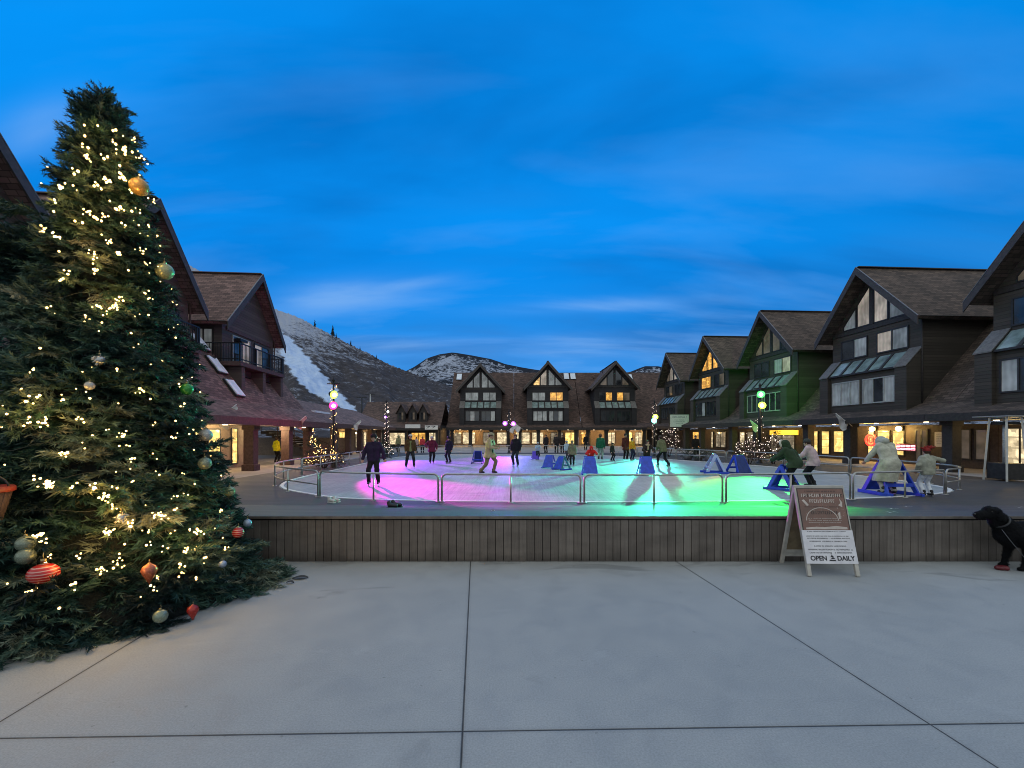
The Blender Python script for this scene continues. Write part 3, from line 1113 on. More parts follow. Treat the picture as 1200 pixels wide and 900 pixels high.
        window(e, 0.12, 2.15, 3.62, 5.1, -0.7, 3, fr, sec[3:])
    else:
        # balcony storey
        nb = cfg.get('near_ext', .3)
        slab = MB().box(-HW - nb, 2.1, -1.15, 0.0, 5.62, 5.86)
        slab.box(-HW - nb, -HW - 0.002, 0.0, 1.2, 5.62, 5.86)
        bal = slab.build('balcony', trim, e)
        rail = MB()
        path = [(-HW - nb + 0.06, 1.1), (-HW - nb + 0.06, -1.08), (2.03, -1.08), (2.03, -0.05)]
        for (ua, wa), (ub, wb) in zip(path[:-1], path[1:]):
            rail.bar((ua, wa, 6.88), (ub, wb, 6.88), 0.07, 0.06)
            rail.bar((ua, wa, 6.0), (ub, wb, 6.0), 0.05, 0.05)
            L = math.hypot(ub - ua, wb - wa)
            k = int(L / 0.14)
            for i in range(k + 1):
                u, w = ua + (ub - ua) * i / k, wa + (wb - wa) * i / k
                big = (i % 12 == 0)
                rail.bar((u, w, 5.86), (u, w, 6.9), 0.07 if big else 0.022, 0.07 if big else 0.022, (0, 1, 0))
        rail.build('railing', M['black_metal'], bal)
        window(e, -2.0, -0.1, 5.95, 7.6, 0, 2, fl, [M['glass'], M['blind']])
        window(e, 0.4, 2.3, 5.95, 7.6, 0, 2, fd, [M['blind'], M['glass']])
        MB().box(-2.6, 2.6, -0.06, 0.01, 7.75, 7.95).build('beam', trim, e)
        side_window(e, -HW, 0.45, 1.5, 5.95, 7.75, -1, fd, M['curtain'])
        MB().box(-1.75, -0.95, -0.35, -0.05, 7.3, 7.45).build('wall_light', M['black_metal'], e)
        # loggia below the balcony
        b = MB()
        for a, c in ((-HW, -HW + 0.35), (-0.6, -0.25), (1.75, 2.1)):
            b.box(a, c, -1.05, -0.02, 3.4, 5.61)
        b.box(-HW, 2.1, -1.07, -.8, 3.0, 4.05)
        b.box(-HW, HW, -0.35, -0.02, 2.95, 5.6)
        b.build('loggia', sid, e)
        MB().box(-HW + 0.1, 2.0, -1.09, -1.03, 4.05, 4.14).build('handrail', trim, e)
        for a, c in ((-HW + 0.4, -0.25), (0.25, HW - 0.4)):
            window(e, a + 0.2, c - 0.2, 3.7, 5.3, -0.36, 2, fd, [M['glass'], M['glass']])
    # storefront below the walk
    for (a, c) in cfg.get('walls', [(-S / 2 + 0.005, S / 2 - 0.005)]):
        MB().box(a, c, ws, ws + 0.25, 0.0, 2.36 if zs > 2.6 else zs - 0.25).build('storefront_wall', cfg.get('front', M['soffit']), e)
    for (a, c, z0, z1, g, k) in cfg.get('shops', []):
        window(e, a, c, z0, z1, ws, k, cfg.get('shopframe', fd), g)
    wp = cfg.get('wp', w0 + 0.75)
    for u in cfg.get('pillars', [-S / 2 + 0.4, 0.0]):
        b = MB().box(u - 0.24, u + 0.24, wp - 0.24, wp + 0.24, 0.0, zs - 0.31)
        b.box(u - 0.30, u + 0.30, wp - 0.30, wp + 0.30, -0.02, 0.32)
        b.box(u - 0.30, u + 0.30, wp - 0.30, wp + 0.30, zs - 0.55, zs - 0.312)
        b.build('pillar', trim, e, bevel=0.015)
    # gutters, rainwater pipes and roof vents
    g = MB()
    g.tube([(HW + .05, -.06, 3.2 + 0 * dz), (HW + .05, -.06, EZ + .3 + dz)], .045, 8)
    g.build('downpipe', trim, e)
    rr = random.Random(label)
    for k in range(2):
        s = rr.choice((-1, 1))
        u = s * rr.uniform(.8, 2.4)
        w = rr.uniform(2.5, 7)
        zz = AZ + dz - SLOPE * abs(u)
        MB().tube([(u, w, zz - .2), (u, w, zz + .45)], .06, 8).tube([(u, w, zz + .45), (u, w, zz + .55)], .10, 8).build('roof_vent', M['black_metal'], e)
    for u in cfg.get('down', []):
        d = MB().lathe([(0.10, 0.0), (0.10, 0.03)], 12, (u, (w0 + ws) / 2 - 0.4, zs - 0.345)).build('downlight', M['down'], e)
    return e


def lamp(name, loc, energy, col, radius=0.1, parent=None, spot=None, target=None, blend=0.6):
    li = bpy.data.lights.new(name, 'SPOT' if spot else 'POINT')
    li.energy = energy
    li.color = col
    li.shadow_soft_size = radius
    if spot:
        li.spot_size = R(spot)
        li.spot_blend = blend
    o = bpy.data.objects.new(name, li)
    COL.objects.link(o)
    o.location = loc
    if target is not None:
        d = Vector(target) - Vector(loc)
        o.rotation_euler = d.to_track_quat('-Z', 'Y').to_euler()
    return o


RTH = math.atan(0.06)
LTH = math.atan(0.075)


def rrow(s, w=0.0, z=ICE):
    return Vector((21.8 - 0.06 * s + w, 25.8 + s + 0.06 * w, z))


def lrow(s, w=0.0, z=ICE):
    return Vector((-16.3 - 0.075 * s - w, 25.0 + s - 0.075 * w, z))


def rs_of(px, w):
    k = (px - 600) / FPX
    return ((21.8 + w) - k * (25.8 + 0.06 * w)) / (k + 0.06)


def ls_of(px, w):
    k = (px - 600) / FPX
    return ((-16.3 - w) - k * (25.0 - 0.075 * w)) / (k + 0.075)


def make_buildings():
    M['cap'] = simple('weathered_cap', (0.13, 0.12, 0.11), 0.6)
    G = M['glass']; C = M['curtain']; B = M['blind']; LT = M['lit']; LA = M['lit_amber']; DW = M['dimwin']
    profR = [(-1.6, 2.78), (0.0, 3.5), (7.0, 11.3), (13.0, 5.0)]
    # --- right row
    Sr = 9.1
    cent = [-9.1, 0.0, 9.1, 18.2, 27.3]
    shops_px = [(1115, 1139, 0.45, 2.1, DW, 2), (1143, 1160, 0.45, 2.1, DW, 1), (1178, 1215, 0.3, 2.15, M['shopB'], 2), (1073, 1088, 0.1, 2.1, DW, 2),
                (1046, 1061, 0.45, 2.08, M['shopA'], 1), (1028, 1044, 0.45, 2.08, M['shopA'], 1), (1017, 1025.5, 0.45, 2.08, M['shopA'], 1),
                (993, 1005, 0.45, 2.06, M['shopA'], 1), (977, 990, 0.45, 2.06, M['shopA'], 1), (963, 973, 0.25, 2.06, M['shopA'], 1), (952, 959.5, 0.25, 2.06, M['shopA'], 1),
                (942, 948, 0.3, 2.06, M['shopC'], 1), (903, 932, 0.3, 1.75, M['shopC'], 2), (876, 890, 0.4, 2.06, M['shopC'], 2),
                (867, 873.5, 0.3, 2.06, M['shopB'], 1), (858, 865, 0.3, 2.06, M['shopC'], 1), (839, 851, 0.3, 2.06, M['shopC'], 2), (832, 836, 0.2, 2.1, M['shopB'], 1),
                (812, 823, 0.1, 2.1, M['lit_amber'], 1)]
    labels = ['dark lodge cut off by the right edge of the photo, behind the patio heater',
              'dark gabled lodge with tall pale gable windows above the golden shop windows on the right',
              'dark green lit gabled lodge behind the green spotlights on the right',
              'gabled lodge with amber lit gable and third floor windows, fourth from the right',
              'smallest and farthest gabled lodge of the right row, beside the white sign board']
    cfgs = [dict(tri=[DW, DW, G, G], mid=[G, G, C, G], second=[C, G, C, C, G, C], frame2=M['frame_dark']),
            dict(tri=[C, B, B, C], mid=[G, C, B, C], second=[C, C, C, C, G, C]),
            dict(tri=[DW, DW, DW, G], mid=[G, G, C, B], second=[G, G, G, G, G, G]),
            dict(tri=[LA, LA, LA, B], mid=[LA, LA, G, DW], second=[G, G, C, G, G, G], frame2=M['frame_dark']),
            dict(tri=[DW, B, B, DW], mid=[G, DW, G, G], second=[G, G, G, G, G, G], frame2=M['frame_dark'])]
    for i, c in enumerate(cent):
        sh = []
        for (p0, p1, z0, z1, g, k) in shops_px:
            s0, s1 = rs_of(p1, 2.3), rs_of(p0, 2.3)
            if abs((s0 + s1) / 2 - c) <= Sr / 2:
                u0, u1 = sorted((-(s0 - c), -(s1 - c)))
                u0, u1 = max(u0, -Sr / 2 + .05), min(u1, Sr / 2 - .05)
                sh.append((u0, u1, z0, z1, g, k))
        cf = dict(cfgs[i], prof=profR, shops=sh, pillars=[-Sr / 2 + 0.5, -0.6, ] if i else [-4.0], down=[-2.8, 0.3, 3.2])
        if i == 0:
            cf['tri'] = [DW, G, G, DW]
        # windows are listed left to right as seen from the square
        cf['mid'] = cf['mid']
        gable_house(labels[i], rrow(c), -R(90) + RTH, Sr, cf, 'gabled lodges along the right side of the square')
    # --- left row
    Sl = 8.65
    profL = [(-3.7, 2.58), (-1.6, 3.55), (0.9, 6.9), (4.6, 11.3), (10, 6.0)]
    for i, (s, lab) in enumerate(((1.8, 'brown lodge on the left with a railed balcony, beyond the big decorated tree'),
                                  (-6.85, 'brown lodge on the left half hidden behind the big decorated tree'),
                                  (-14.2, 'brown lodge on the far left whose gable edge leaves the photo'))):
        Sl = 8.65 if i < 2 else 6.0
        sh = []
        for (p0, p1, z0, z1, g, k) in [(243, 258, 0.25, 2.1, M['shopA'], 1), (261, 278, 0.2, 2.15, M['shopA'], 1), (150, 190, 0.25, 2.1, M['shopC'], 2)]:
            a, b = ls_of(p0, -1.2) - s, ls_of(p1, -1.2) - s
            if abs((a + b) / 2) < Sl / 2:
                sh.append((max(a, -Sl / 2 + .05), min(b, Sl / 2 - .05), z0, z1, g, k))
        cf = dict(style='balcony', siding=M['siding_left'], shingle=M['shingle_red'], trim=M['trim_left'], tri=[], prof=profL, ws=-1.2, shops=sh,
                  front=M['stucco'], prow=0.7, wp=-3.0, pillars=[-1.8, 1.3] if i == 0 else [-3.0, 2.9], down=[-2, 1.0],
                  walls=[(-Sl / 2 + .005, -3.0)] if i == 0 else [(-Sl / 2 + .005, Sl / 2 - .005)])
        e = gable_house(lab, lrow(s), R(90) + LTH, Sl, cf, 'brown lodges along the left side of the square')
        if i < 2:
            # snow-covered roof lights stepping down the roof between the gables
            n = Vector((0, -0.80, 0.60))
            for k in range(3):
                w = -1.42 + 0.92 * k
                z = 3.55 + (w + 1.6) * (6.9 - 3.55) / 2.5
                u = -3.86 + 0.03 * k
                a = Vector((0, 0.60, 0.80)) * 1.15
                p = Vector((u - 0.42, w, z)) + n * 0.04
                fr = MB().prism([p, p + Vector((0.86, 0, 0)), p + Vector((0.86, 0, 0)) + a, p + a], n * 0.08).build('roof_light', M['frame_dark'], e)
                p = p + n * 0.083 + Vector((0.03, 0, 0)) + a * 0.03
                jr = random.Random(i * 7 + k)
                out = [(0, 0), (.5, 0), (1, 0), (1, .35), (1, .7), (.95, 1), (.6, .94), (.3, 1), (0, .9), (0, .5)]
                MB().prism([p + Vector((0.80 * min(1, max(0, x + jr.uniform(-.09, .09))), 0, 0)) + a * 0.94 * min(1, max(0, y + jr.uniform(-.10, .08))) for x, y in out], n * 0.05).build('snow', M['snow'], fr)
    # low arcade continuing the left row
    e = empty('shop_arcade', lrow(17.0), R(90) + LTH, 'low reddish roofed shop arcade on the left with no upper storey', 'building')
    profile_roof(e, 'roof', [(-3.7, 2.58), (-1.6, 3.5), (1.4, 4.75), (5, 3.2)], -10.8, 12.0, 0.2, M['shingle_red'])
    MB().box(-10.8, 12.0, -3.75, -3.62, 2.26, 2.6).build('fascia', M['trim_left'], e)
    MB().box(-10.8, 12.0, -3.6, -1.2, 2.28, 2.33).build('soffit', M['soffit'], e)
    MB().box(-2.6, 12.0, -1.2, -0.95, 0, 2.3).build('storefront_wall', M['stucco'], e)
    for u in (-9.0, -5.4, -1.8, 2.0, 6.0, 10.0):
        b = MB().box(u - .22, u + .22, -3.25, -2.81, 0, 2.27)
        b.box(u - .28, u + .28, -3.31, -2.75, -0.02, 0.3)
        b.build('pillar', M['trim_left'], e, bevel=0.015)
    for a, c, g in ((-2.2, -0.4, M['shopA']), (0.3, 1.3, M['shopB']), (3.0, 5.2, M['shopC']), (6.2, 7.4, M['shopB']), (8.4, 10.6, M['shopC'])):
        window(e, a, c, 0.3, 2.05, -1.2, 2, M['frame_dark'], [g, g])
    for u in (-7, -3.5, 0, 4, 8):
        MB().lathe([(0.10, 0.0), (0.10, 0.03)], 12, (u, -2.4, 2.225)).build('downlight', M['down'], e)
    # snow lying along the arcade roof
    b = MB()
    for k in range(9):
        u = -9.3 + k * 0.42
        b.box(u, u + 0.4, -1.75 + 0.02 * k, -1.45 - 0.015 * k, 3.48, 3.63)
    b.build('roof_snow', M['snow'], e)
    # --- far row, facing the camera
    Sf = 9.65
    profF = [(-1.6, 2.7), (0.0, 3.4), (7.2, 11.72), (13, 5)]
    xs = [(563 - 600) / FPX * 61.5, (642 - 600) / FPX * 61.5, (721 - 600) / FPX * 61.5]
    far_px = [(530, 541, M['shopC']), (542, 557, M['shopB']), (566, 580, M['shopC']), (582, 597, M['shopB']), (604, 621, M['shopB']), (623, 637, M['shopB']), (645, 660, M['shopC']), (662, 676, M['shopA']),
              (681, 692, M['lit_amber']), (712, 721, M['shopB']), (733, 741, M['shopA']), (744, 753, M['shopB'])]
    cf3 = [dict(tri=[C, C, C, C], mid=[C, C, C, C], second=[G, C, G, G, G, C], frame2=M['frame_dark']),
           dict(tri=[LT, B, C, C], mid=[C, C, LA, LA], second=[C, C, C, C, G, C], frame2=M['frame_dark'], dz=0.35),
           dict(tri=[DW, G, G, DW], mid=[G, LA, LA, DW], second=[G, G, G, G, G, G], frame2=M['frame_dark'], dz=0.35)]
    labs = ['far lodge with pale blue windows in its gable, left of three behind the rink', 'far lodge with one orange lit gable pane, middle of three behind the rink',
            'far lodge with small lit windows under a dark gable, right of three behind the rink']
    for i, x in enumerate(xs):
        sh = []
        for p0, p1, g in far_px:
            a, c = (p0 - 600) / FPX * 64.3 - x, (p1 - 600) / FPX * 64.3 - x
            if abs((a + c) / 2) < Sf / 2:
                sh.append((max(a, -Sf / 2 + .05), min(c, Sf / 2 - .05), 0.25, 2.05, g, 2))
        cf = dict(cf3[i], ext=5.0 if i == 2 else 0, siding=M['siding_far'], shingle=M['shingle_far'], prof=profF, shops=sh, pillars=[-4.0, -1.4, 1.6, 4.0], front=M['stucco'], down=[-3, 0, 3])
        e = gable_house(labs[i], (x, 62, ICE), 0, Sf, cf, 'gabled lodges closing the far end of the rink')
        # roof lights
        n = Vector((0, -0.756, 0.654))
        for (u, zz) in ([(-3.95, 10.3)], [(3.6, 10.3), (4.5, 10.3)] if i == 1 else [], [(3.9, 10.2)])[i] if i != 1 else [(3.5, 10.4), (4.55, 10.4)]:
            w = (zz - 3.4) * 7.2 / 8.32
            p = Vector((u - .4, w, zz)) + n * .03
            a = Vector((0, .654, .756)) * 1.5
            fr = MB().prism([p, p + Vector((.9, 0, 0)), p + Vector((.9, 0, 0)) + a, p + a], n * .1).build('roof_light', M['frame_dark'], e)
            p = p + n * .103 + Vector((.06, 0, 0)) + a * .05
            MB().prism([p, p + Vector((.78, 0, 0)), p + Vector((.78, 0, 0)) + a * .9, p + a * .9], n * .02).build('pane', M['snow'], fr)
    # low building left of the far row with three pointed dormers
    e = empty('low_lodge', (-14.2, 58.0, ICE), 0, 'low dark lodge with three small pointed dormers left of the far row', 'building')
    MB().box(-6.6, 4.3, 0.4, 9, 0, 3.0).build('wall', M['siding_far'], e)
    profile_roof(e, 'roof', [(-1.6, 2.6), (0.2, 3.1), (4.6, 6.5), (10, 3)], -7.0, 4.5, 0.2, M['shingle_far'])
    MB().box(-7.0, 4.5, -1.65, -1.5, 2.25, 2.62).build('fascia', M['trim'], e)
    for u in (-1.0, 0.55, 2.0):
        b = MB().prism([(u - .55, .6, 3.3), (u + .55, .6, 3.3), (u + .55, .6, 4.75), (u, .6, 5.75), (u - .55, .6, 4.75)], (0, 3.0, 0))
        d = b.build('dormer', M['trim'], e)
        window(d, u - .35, u + .35, 3.7, 4.8, .6, 2, M['frame_dark'], [M['glass'], M['dimwin']])
        r = MB()
        for s in (-1, 1):
            r.prism([(u, .35, 5.95), (u + s * .75, .35, 4.6), (u + s * .75, .35, 4.5), (u, .35, 5.83)], (0, 3.2, 0))
        r.build('dormer_roof', M['shingle_far'], d)
    for a, c, g in ((-5.5, -3.2, M['shopC']), (-2.6, -0.2, M['shopB']), (0.4, 2.4, M['lit_amber']), (2.8, 4.1, M['shopB'])):
        window(e, a, c, .3, 2.0, .4, 2, M['frame_dark'], [g, g])
    for u in (-6.4, -2.9, 0.1, 4.2):
        MB().box(u - .18, u + .18, -1.3, -.95, 0, 2.26).build('pillar', M['trim'], e)
    sg = MB().box(0.1, 2.1, -1.72, -1.68, 2.55, 3.05).build('sign_panel', M['white_paint'], e)

    # warm lights under the walks
    for px, z, w in ((1022, 2.14, 2.0), (1053, 2.14, 2.0)):
        s = rs_of(px, w)
        p = rrow(s, w, ICE + z)
        e = empty('wall_sconce', p, -R(90) + RTH, {1022: 'glowing wall lamp over the red round sign window on the right', 1053: 'glowing wall lamp over the shop window with the red neon strip'}[px], 'wall lamp', 'glowing wall lamps over the shop windows')
        MB().ball((0, 0, 0), 0.15, 14, 10).build('globe', M['lamp_warm'], e)
        MB().box(-.09, .09, 0.15, 0.3, -.12, .16).tube([(0, .2, .16), (0, 0, .22), (0, 0, .14)], .02, 6).build('bracket', M['black_metal'], e)
        lamp('sconce_light', p + Vector((-.35, 0, -.05)), 130, (1.0, .62, .18), .15)
    for px, y, en in ((980, 2.0, 60), (925, 2.0, 60), (818, 2.0, 60), (865, 2.0, 45), (1190, 2.0, 40)):
        s = rs_of(px, 1.0)
        lamp('shop_light', rrow(s, 1.0, ICE + y), en, (1.0, .66, .24), .2)
    for px, en in ((268, 130), (225, 60)):
        s = ls_of(px, -2.0)
        lamp('shop_light', lrow(s, -2.0, ICE + 2.0), en, (1.0, .68, .3), .2)
    lamp('passage_light', lrow(4.5, -1.6, ICE + 2.1), 160, (1.0, .72, .38), .2)
    lamp('passage_light', lrow(-1.0, -2.6, ICE + 2.1), 150, (1.0, .72, .38), .2)
    lamp('arcade_light', lrow(16.0, -2.2, ICE + 2.0), 110, (1.0, .6, .2), .2)
    lamp('arcade_light', lrow(24.0, -2.2, ICE + 2.0), 70, (1.0, .66, .3), .2)
    for x, en in ((-8, 150), (-5.8, 220), (0.5, 130), (5, 130), (10.8, 180), (14, 170), (18.2, 230)):
        lamp('far_shop_light', (x, 62.6, ICE + 2.0), en, (1.0, .58, .2), .25)


def text(body, parent, mat, size=0.1, loc=(0, 0, 0), rot=(0, 0, 0), name='lettering', align='CENTER', sx=1.0, ext=0.001, bold=0.0):
    cu = bpy.data.curves.new('lettering', 'FONT')
    cu.body = body
    cu.size = size
    cu.align_x = align
    cu.align_y = 'CENTER'
    cu.extrude = ext
    cu.offset = bold
    o = bpy.data.objects.new('lettering_tmp', cu)
    COL.objects.link(o)
    bpy.context.view_layer.update()
    dg = bpy.context.evaluated_depsgraph_get()
    me = bpy.data.meshes.new_from_object(o.evaluated_get(dg))
    bpy.data.objects.remove(o)
    me.materials.clear()
    me.materials.append(mat)
    r = link(name, me, parent)
    r.location = loc
    r.rotation_euler = rot
    r.scale = (sx, 1, 1)
    return r

# ------------------------------------------------------------------ figures


def limb(b, p, q, r0, r1, n=10):
    """tapered rounded limb, recorded for fuse()"""
    b.pr.append(('c', Vector(p), Vector(q), r0, r1))
    return b


def surface_net(g, org, h):
    """quads of the zero surface of a sampled distance field"""
    neg = g < 0
    c = [neg[i:g.shape[0] - 1 + i, j:g.shape[1] - 1 + j, k:g.shape[2] - 1 + k] for i in (0, 1) for j in (0, 1) for k in (0, 1)]
    s = sum(x.astype(np.int8) for x in c)
    act = (s > 0) & (s < 8)
    I = np.argwhere(act)
    num = -np.ones(act.shape, np.int32)
    num[act] = np.arange(len(I))
    acc = np.zeros((len(I), 3), np.float32)
    cnt = np.zeros(len(I), np.float32)
    cor = [(i, j, k) for i in (0, 1) for j in (0, 1) for k in (0, 1)]
    val = {o: g[I[:, 0] + o[0], I[:, 1] + o[1], I[:, 2] + o[2]] for o in cor}
    for a in cor:
        for ax in range(3):
            if a[ax]: continue
            b = list(a)
            b[ax] = 1
            b = tuple(b)
            va, vb = val[a], val[b]
            m = (va < 0) != (vb < 0)
            t = np.where(m, va / np.where(m, va - vb, 1), 0)
            for d in range(3):
                acc[:, d] += np.where(m, a[d] + (t if d == ax else 0), 0)
            cnt += m
    v = (I + acc / cnt[:, None]) * h + org
    quads = []
    for ax in range(3):
        o1, o2 = [(1, 2), (2, 0), (0, 1)][ax]
        sl0 = [slice(1, -1)] * 3
        sl0[ax] = slice(0, -1)
        sl1 = list(sl0)
        sl1[ax] = slice(1, None)
        e0, e1 = neg[tuple(sl0)], neg[tuple(sl1)]
        E = np.argwhere(e0 != e1)
        if not len(E): continue
        flip = e0[E[:, 0], E[:, 1], E[:, 2]]
        P = E.copy()
        for d in (o1, o2): P[:, d] += 1
        q = []
        for da, db in ((-1, -1), (0, -1), (0, 0), (-1, 0)):
            X = P.copy()
            X[:, o1] += da
            X[:, o2] += db
            q.append(num[X[:, 0], X[:, 1], X[:, 2]])
        q = np.stack(q, 1)
        q[~flip] = q[~flip][:, ::-1]
        quads.append(q)
    return v, np.concatenate(quads)


def fuse(b, name, mat, parent, voxel=0.013, smooth=3, wrinkle=0.0, wscale=9.0, blend=None):
    """melt the rounded shapes of b into one continuous surface"""
    h = voxel
    k = blend if blend is not None else (0.012 if name == 'body' else 0.03)
    lo = np.full(3, 1e9)
    hi = np.full(3, -1e9)
    for p in b.pr:
        if p[0] == 'c':
            r = max(p[3], p[4])
            pts = (p[1], p[2])
            ext = (r, r, r)
        else:
            pts = (p[1],)
            ext = p[2]
        for q in pts:
            for d in range(3):
                lo[d] = min(lo[d], q[d] - ext[d])
                hi[d] = max(hi[d], q[d] + ext[d])
    pad = k * 0.5 + 3 * h
    lo -= pad
    hi += pad
    n = np.ceil((hi - lo) / h).astype(int) + 1
    g = np.full(n, 0.3, np.float32)
    ax = [lo[d] + h * np.arange(n[d], dtype=np.float32) for d in range(3)]
    for p in b.pr:
        if p[0] == 'c':
            r = max(p[3], p[4])
            plo = np.minimum(p[1], p[2]) - r
            phi = np.maximum(p[1], p[2]) + r
        else:
            plo = np.array(p[1]) - np.array(p[2])
            phi = np.array(p[1]) + np.array(p[2])
        m = k + 2.5 * h
        a0 = np.maximum(0, np.floor((plo - m - lo) / h).astype(int))
        a1 = np.minimum(n, np.ceil((phi + m - lo) / h).astype(int) + 1)
        X = ax[0][a0[0]:a1[0], None, None]
        Y = ax[1][None, a0[1]:a1[1], None]
        Z = ax[2][None, None, a0[2]:a1[2]]
        if p[0] == 'c':
            A, B = p[1], p[2]
            ba = B - A
            L2 = max(1e-9, ba.length_squared)
            t = np.clip(((X - A.x) * ba.x + (Y - A.y) * ba.y + (Z - A.z) * ba.z) / L2, 0, 1)
            d = np.sqrt((X - A.x - t * ba.x) ** 2 + (Y - A.y - t * ba.y) ** 2 + (Z - A.z - t * ba.z) ** 2) - (p[3] + (p[4] - p[3]) * t)
        else:
            C, r = p[1], p[2]
            k0 = np.sqrt(((X - C.x) / r.x) ** 2 + ((Y - C.y) / r.y) ** 2 + ((Z - C.z) / r.z) ** 2)
            k1 = np.sqrt(((X - C.x) / r.x ** 2) ** 2 + ((Y - C.y) / r.y ** 2) ** 2 + ((Z - C.z) / r.z ** 2) ** 2)
            d = k0 * (k0 - 1) / np.maximum(k1, 1e-6)
        s = g[a0[0]:a1[0], a0[1]:a1[1], a0[2]:a1[2]]
        w = np.maximum(k - np.abs(s - d), 0) / k
        g[a0[0]:a1[0], a0[1]:a1[1], a0[2]:a1[2]] = np.minimum(s, d) - w * w * k * 0.25
    if wrinkle:
        rs = np.random.RandomState(len(b.pr) + int(abs(lo[0]) * 977) % 1000)
        X, Y, Z = ax[0][:, None, None], ax[1][None, :, None], ax[2][None, None, :]
        o = rs.rand(9) * 6.28
        f = wscale
        wv = np.sin(f * (X * 1.0 + .6 * Z) + o[0] + 1.4 * np.sin(f * (1.3 * Z - .5 * Y) + o[1])) * np.cos(f * (Y * 1.2 - .4 * X) + o[2] + 1.2 * np.sin(f * (1.1 * X + .7 * Z) + o[3]))
        wv = wv + .5 * np.sin(2.3 * f * (Z * 1.5 + .4 * X) + o[4] + np.sin(1.7 * f * Y + o[5])) * np.cos(1.9 * f * (X - Y) + o[6])
        g = g - wrinkle * wv.astype(np.float32)
    v, f = surface_net(g, lo, h)
    me = mesh_np(name, v, f, mat, True)
    return link(name, me, parent)


CLOTH = {}


def cloth(col, rough=0.85):
    k = tuple(round(x, 3) for x in col)
    if k not in CLOTH:
        t = NT('fabric_%d' % len(CLOTH))
        c = t.coord('Object')
        n = t.noise(c, 7, 5, 0.6)
        f = t.noise(c, 160, 2)
        t.set(Base_Color=t.ramp(n, [(0.3, tuple(x * 0.7 for x in col)), (0.7, tuple(min(1, x * 1.25) for x in col))]), Roughness=rough, Specular_IOR_Level=0.25)
        t.bump(t.math('ADD', n, t.math('MULTIPLY', f, 0.15)), 0.35, 0.02)
        CLOTH[k] = t.m
    return CLOTH[k]


def ik(a, c, l1, l2, pole):
    a, c = Vector(a), Vector(c)
    d = c - a
    L = min(d.length, (l1 + l2) * 0.999)
    t = d.normalized()
    c = a + t * L
    x = (l1 * l1 - l2 * l2 + L * L) / (2 * L)
    h = math.sqrt(max(0, l1 * l1 - x * x))
    p = Vector(pole)
    p = p - t * p.dot(t)
    if p.length < 1e-5: p = t.orthogonal()
    p.normalize()
    return a + t * x + p * h, c


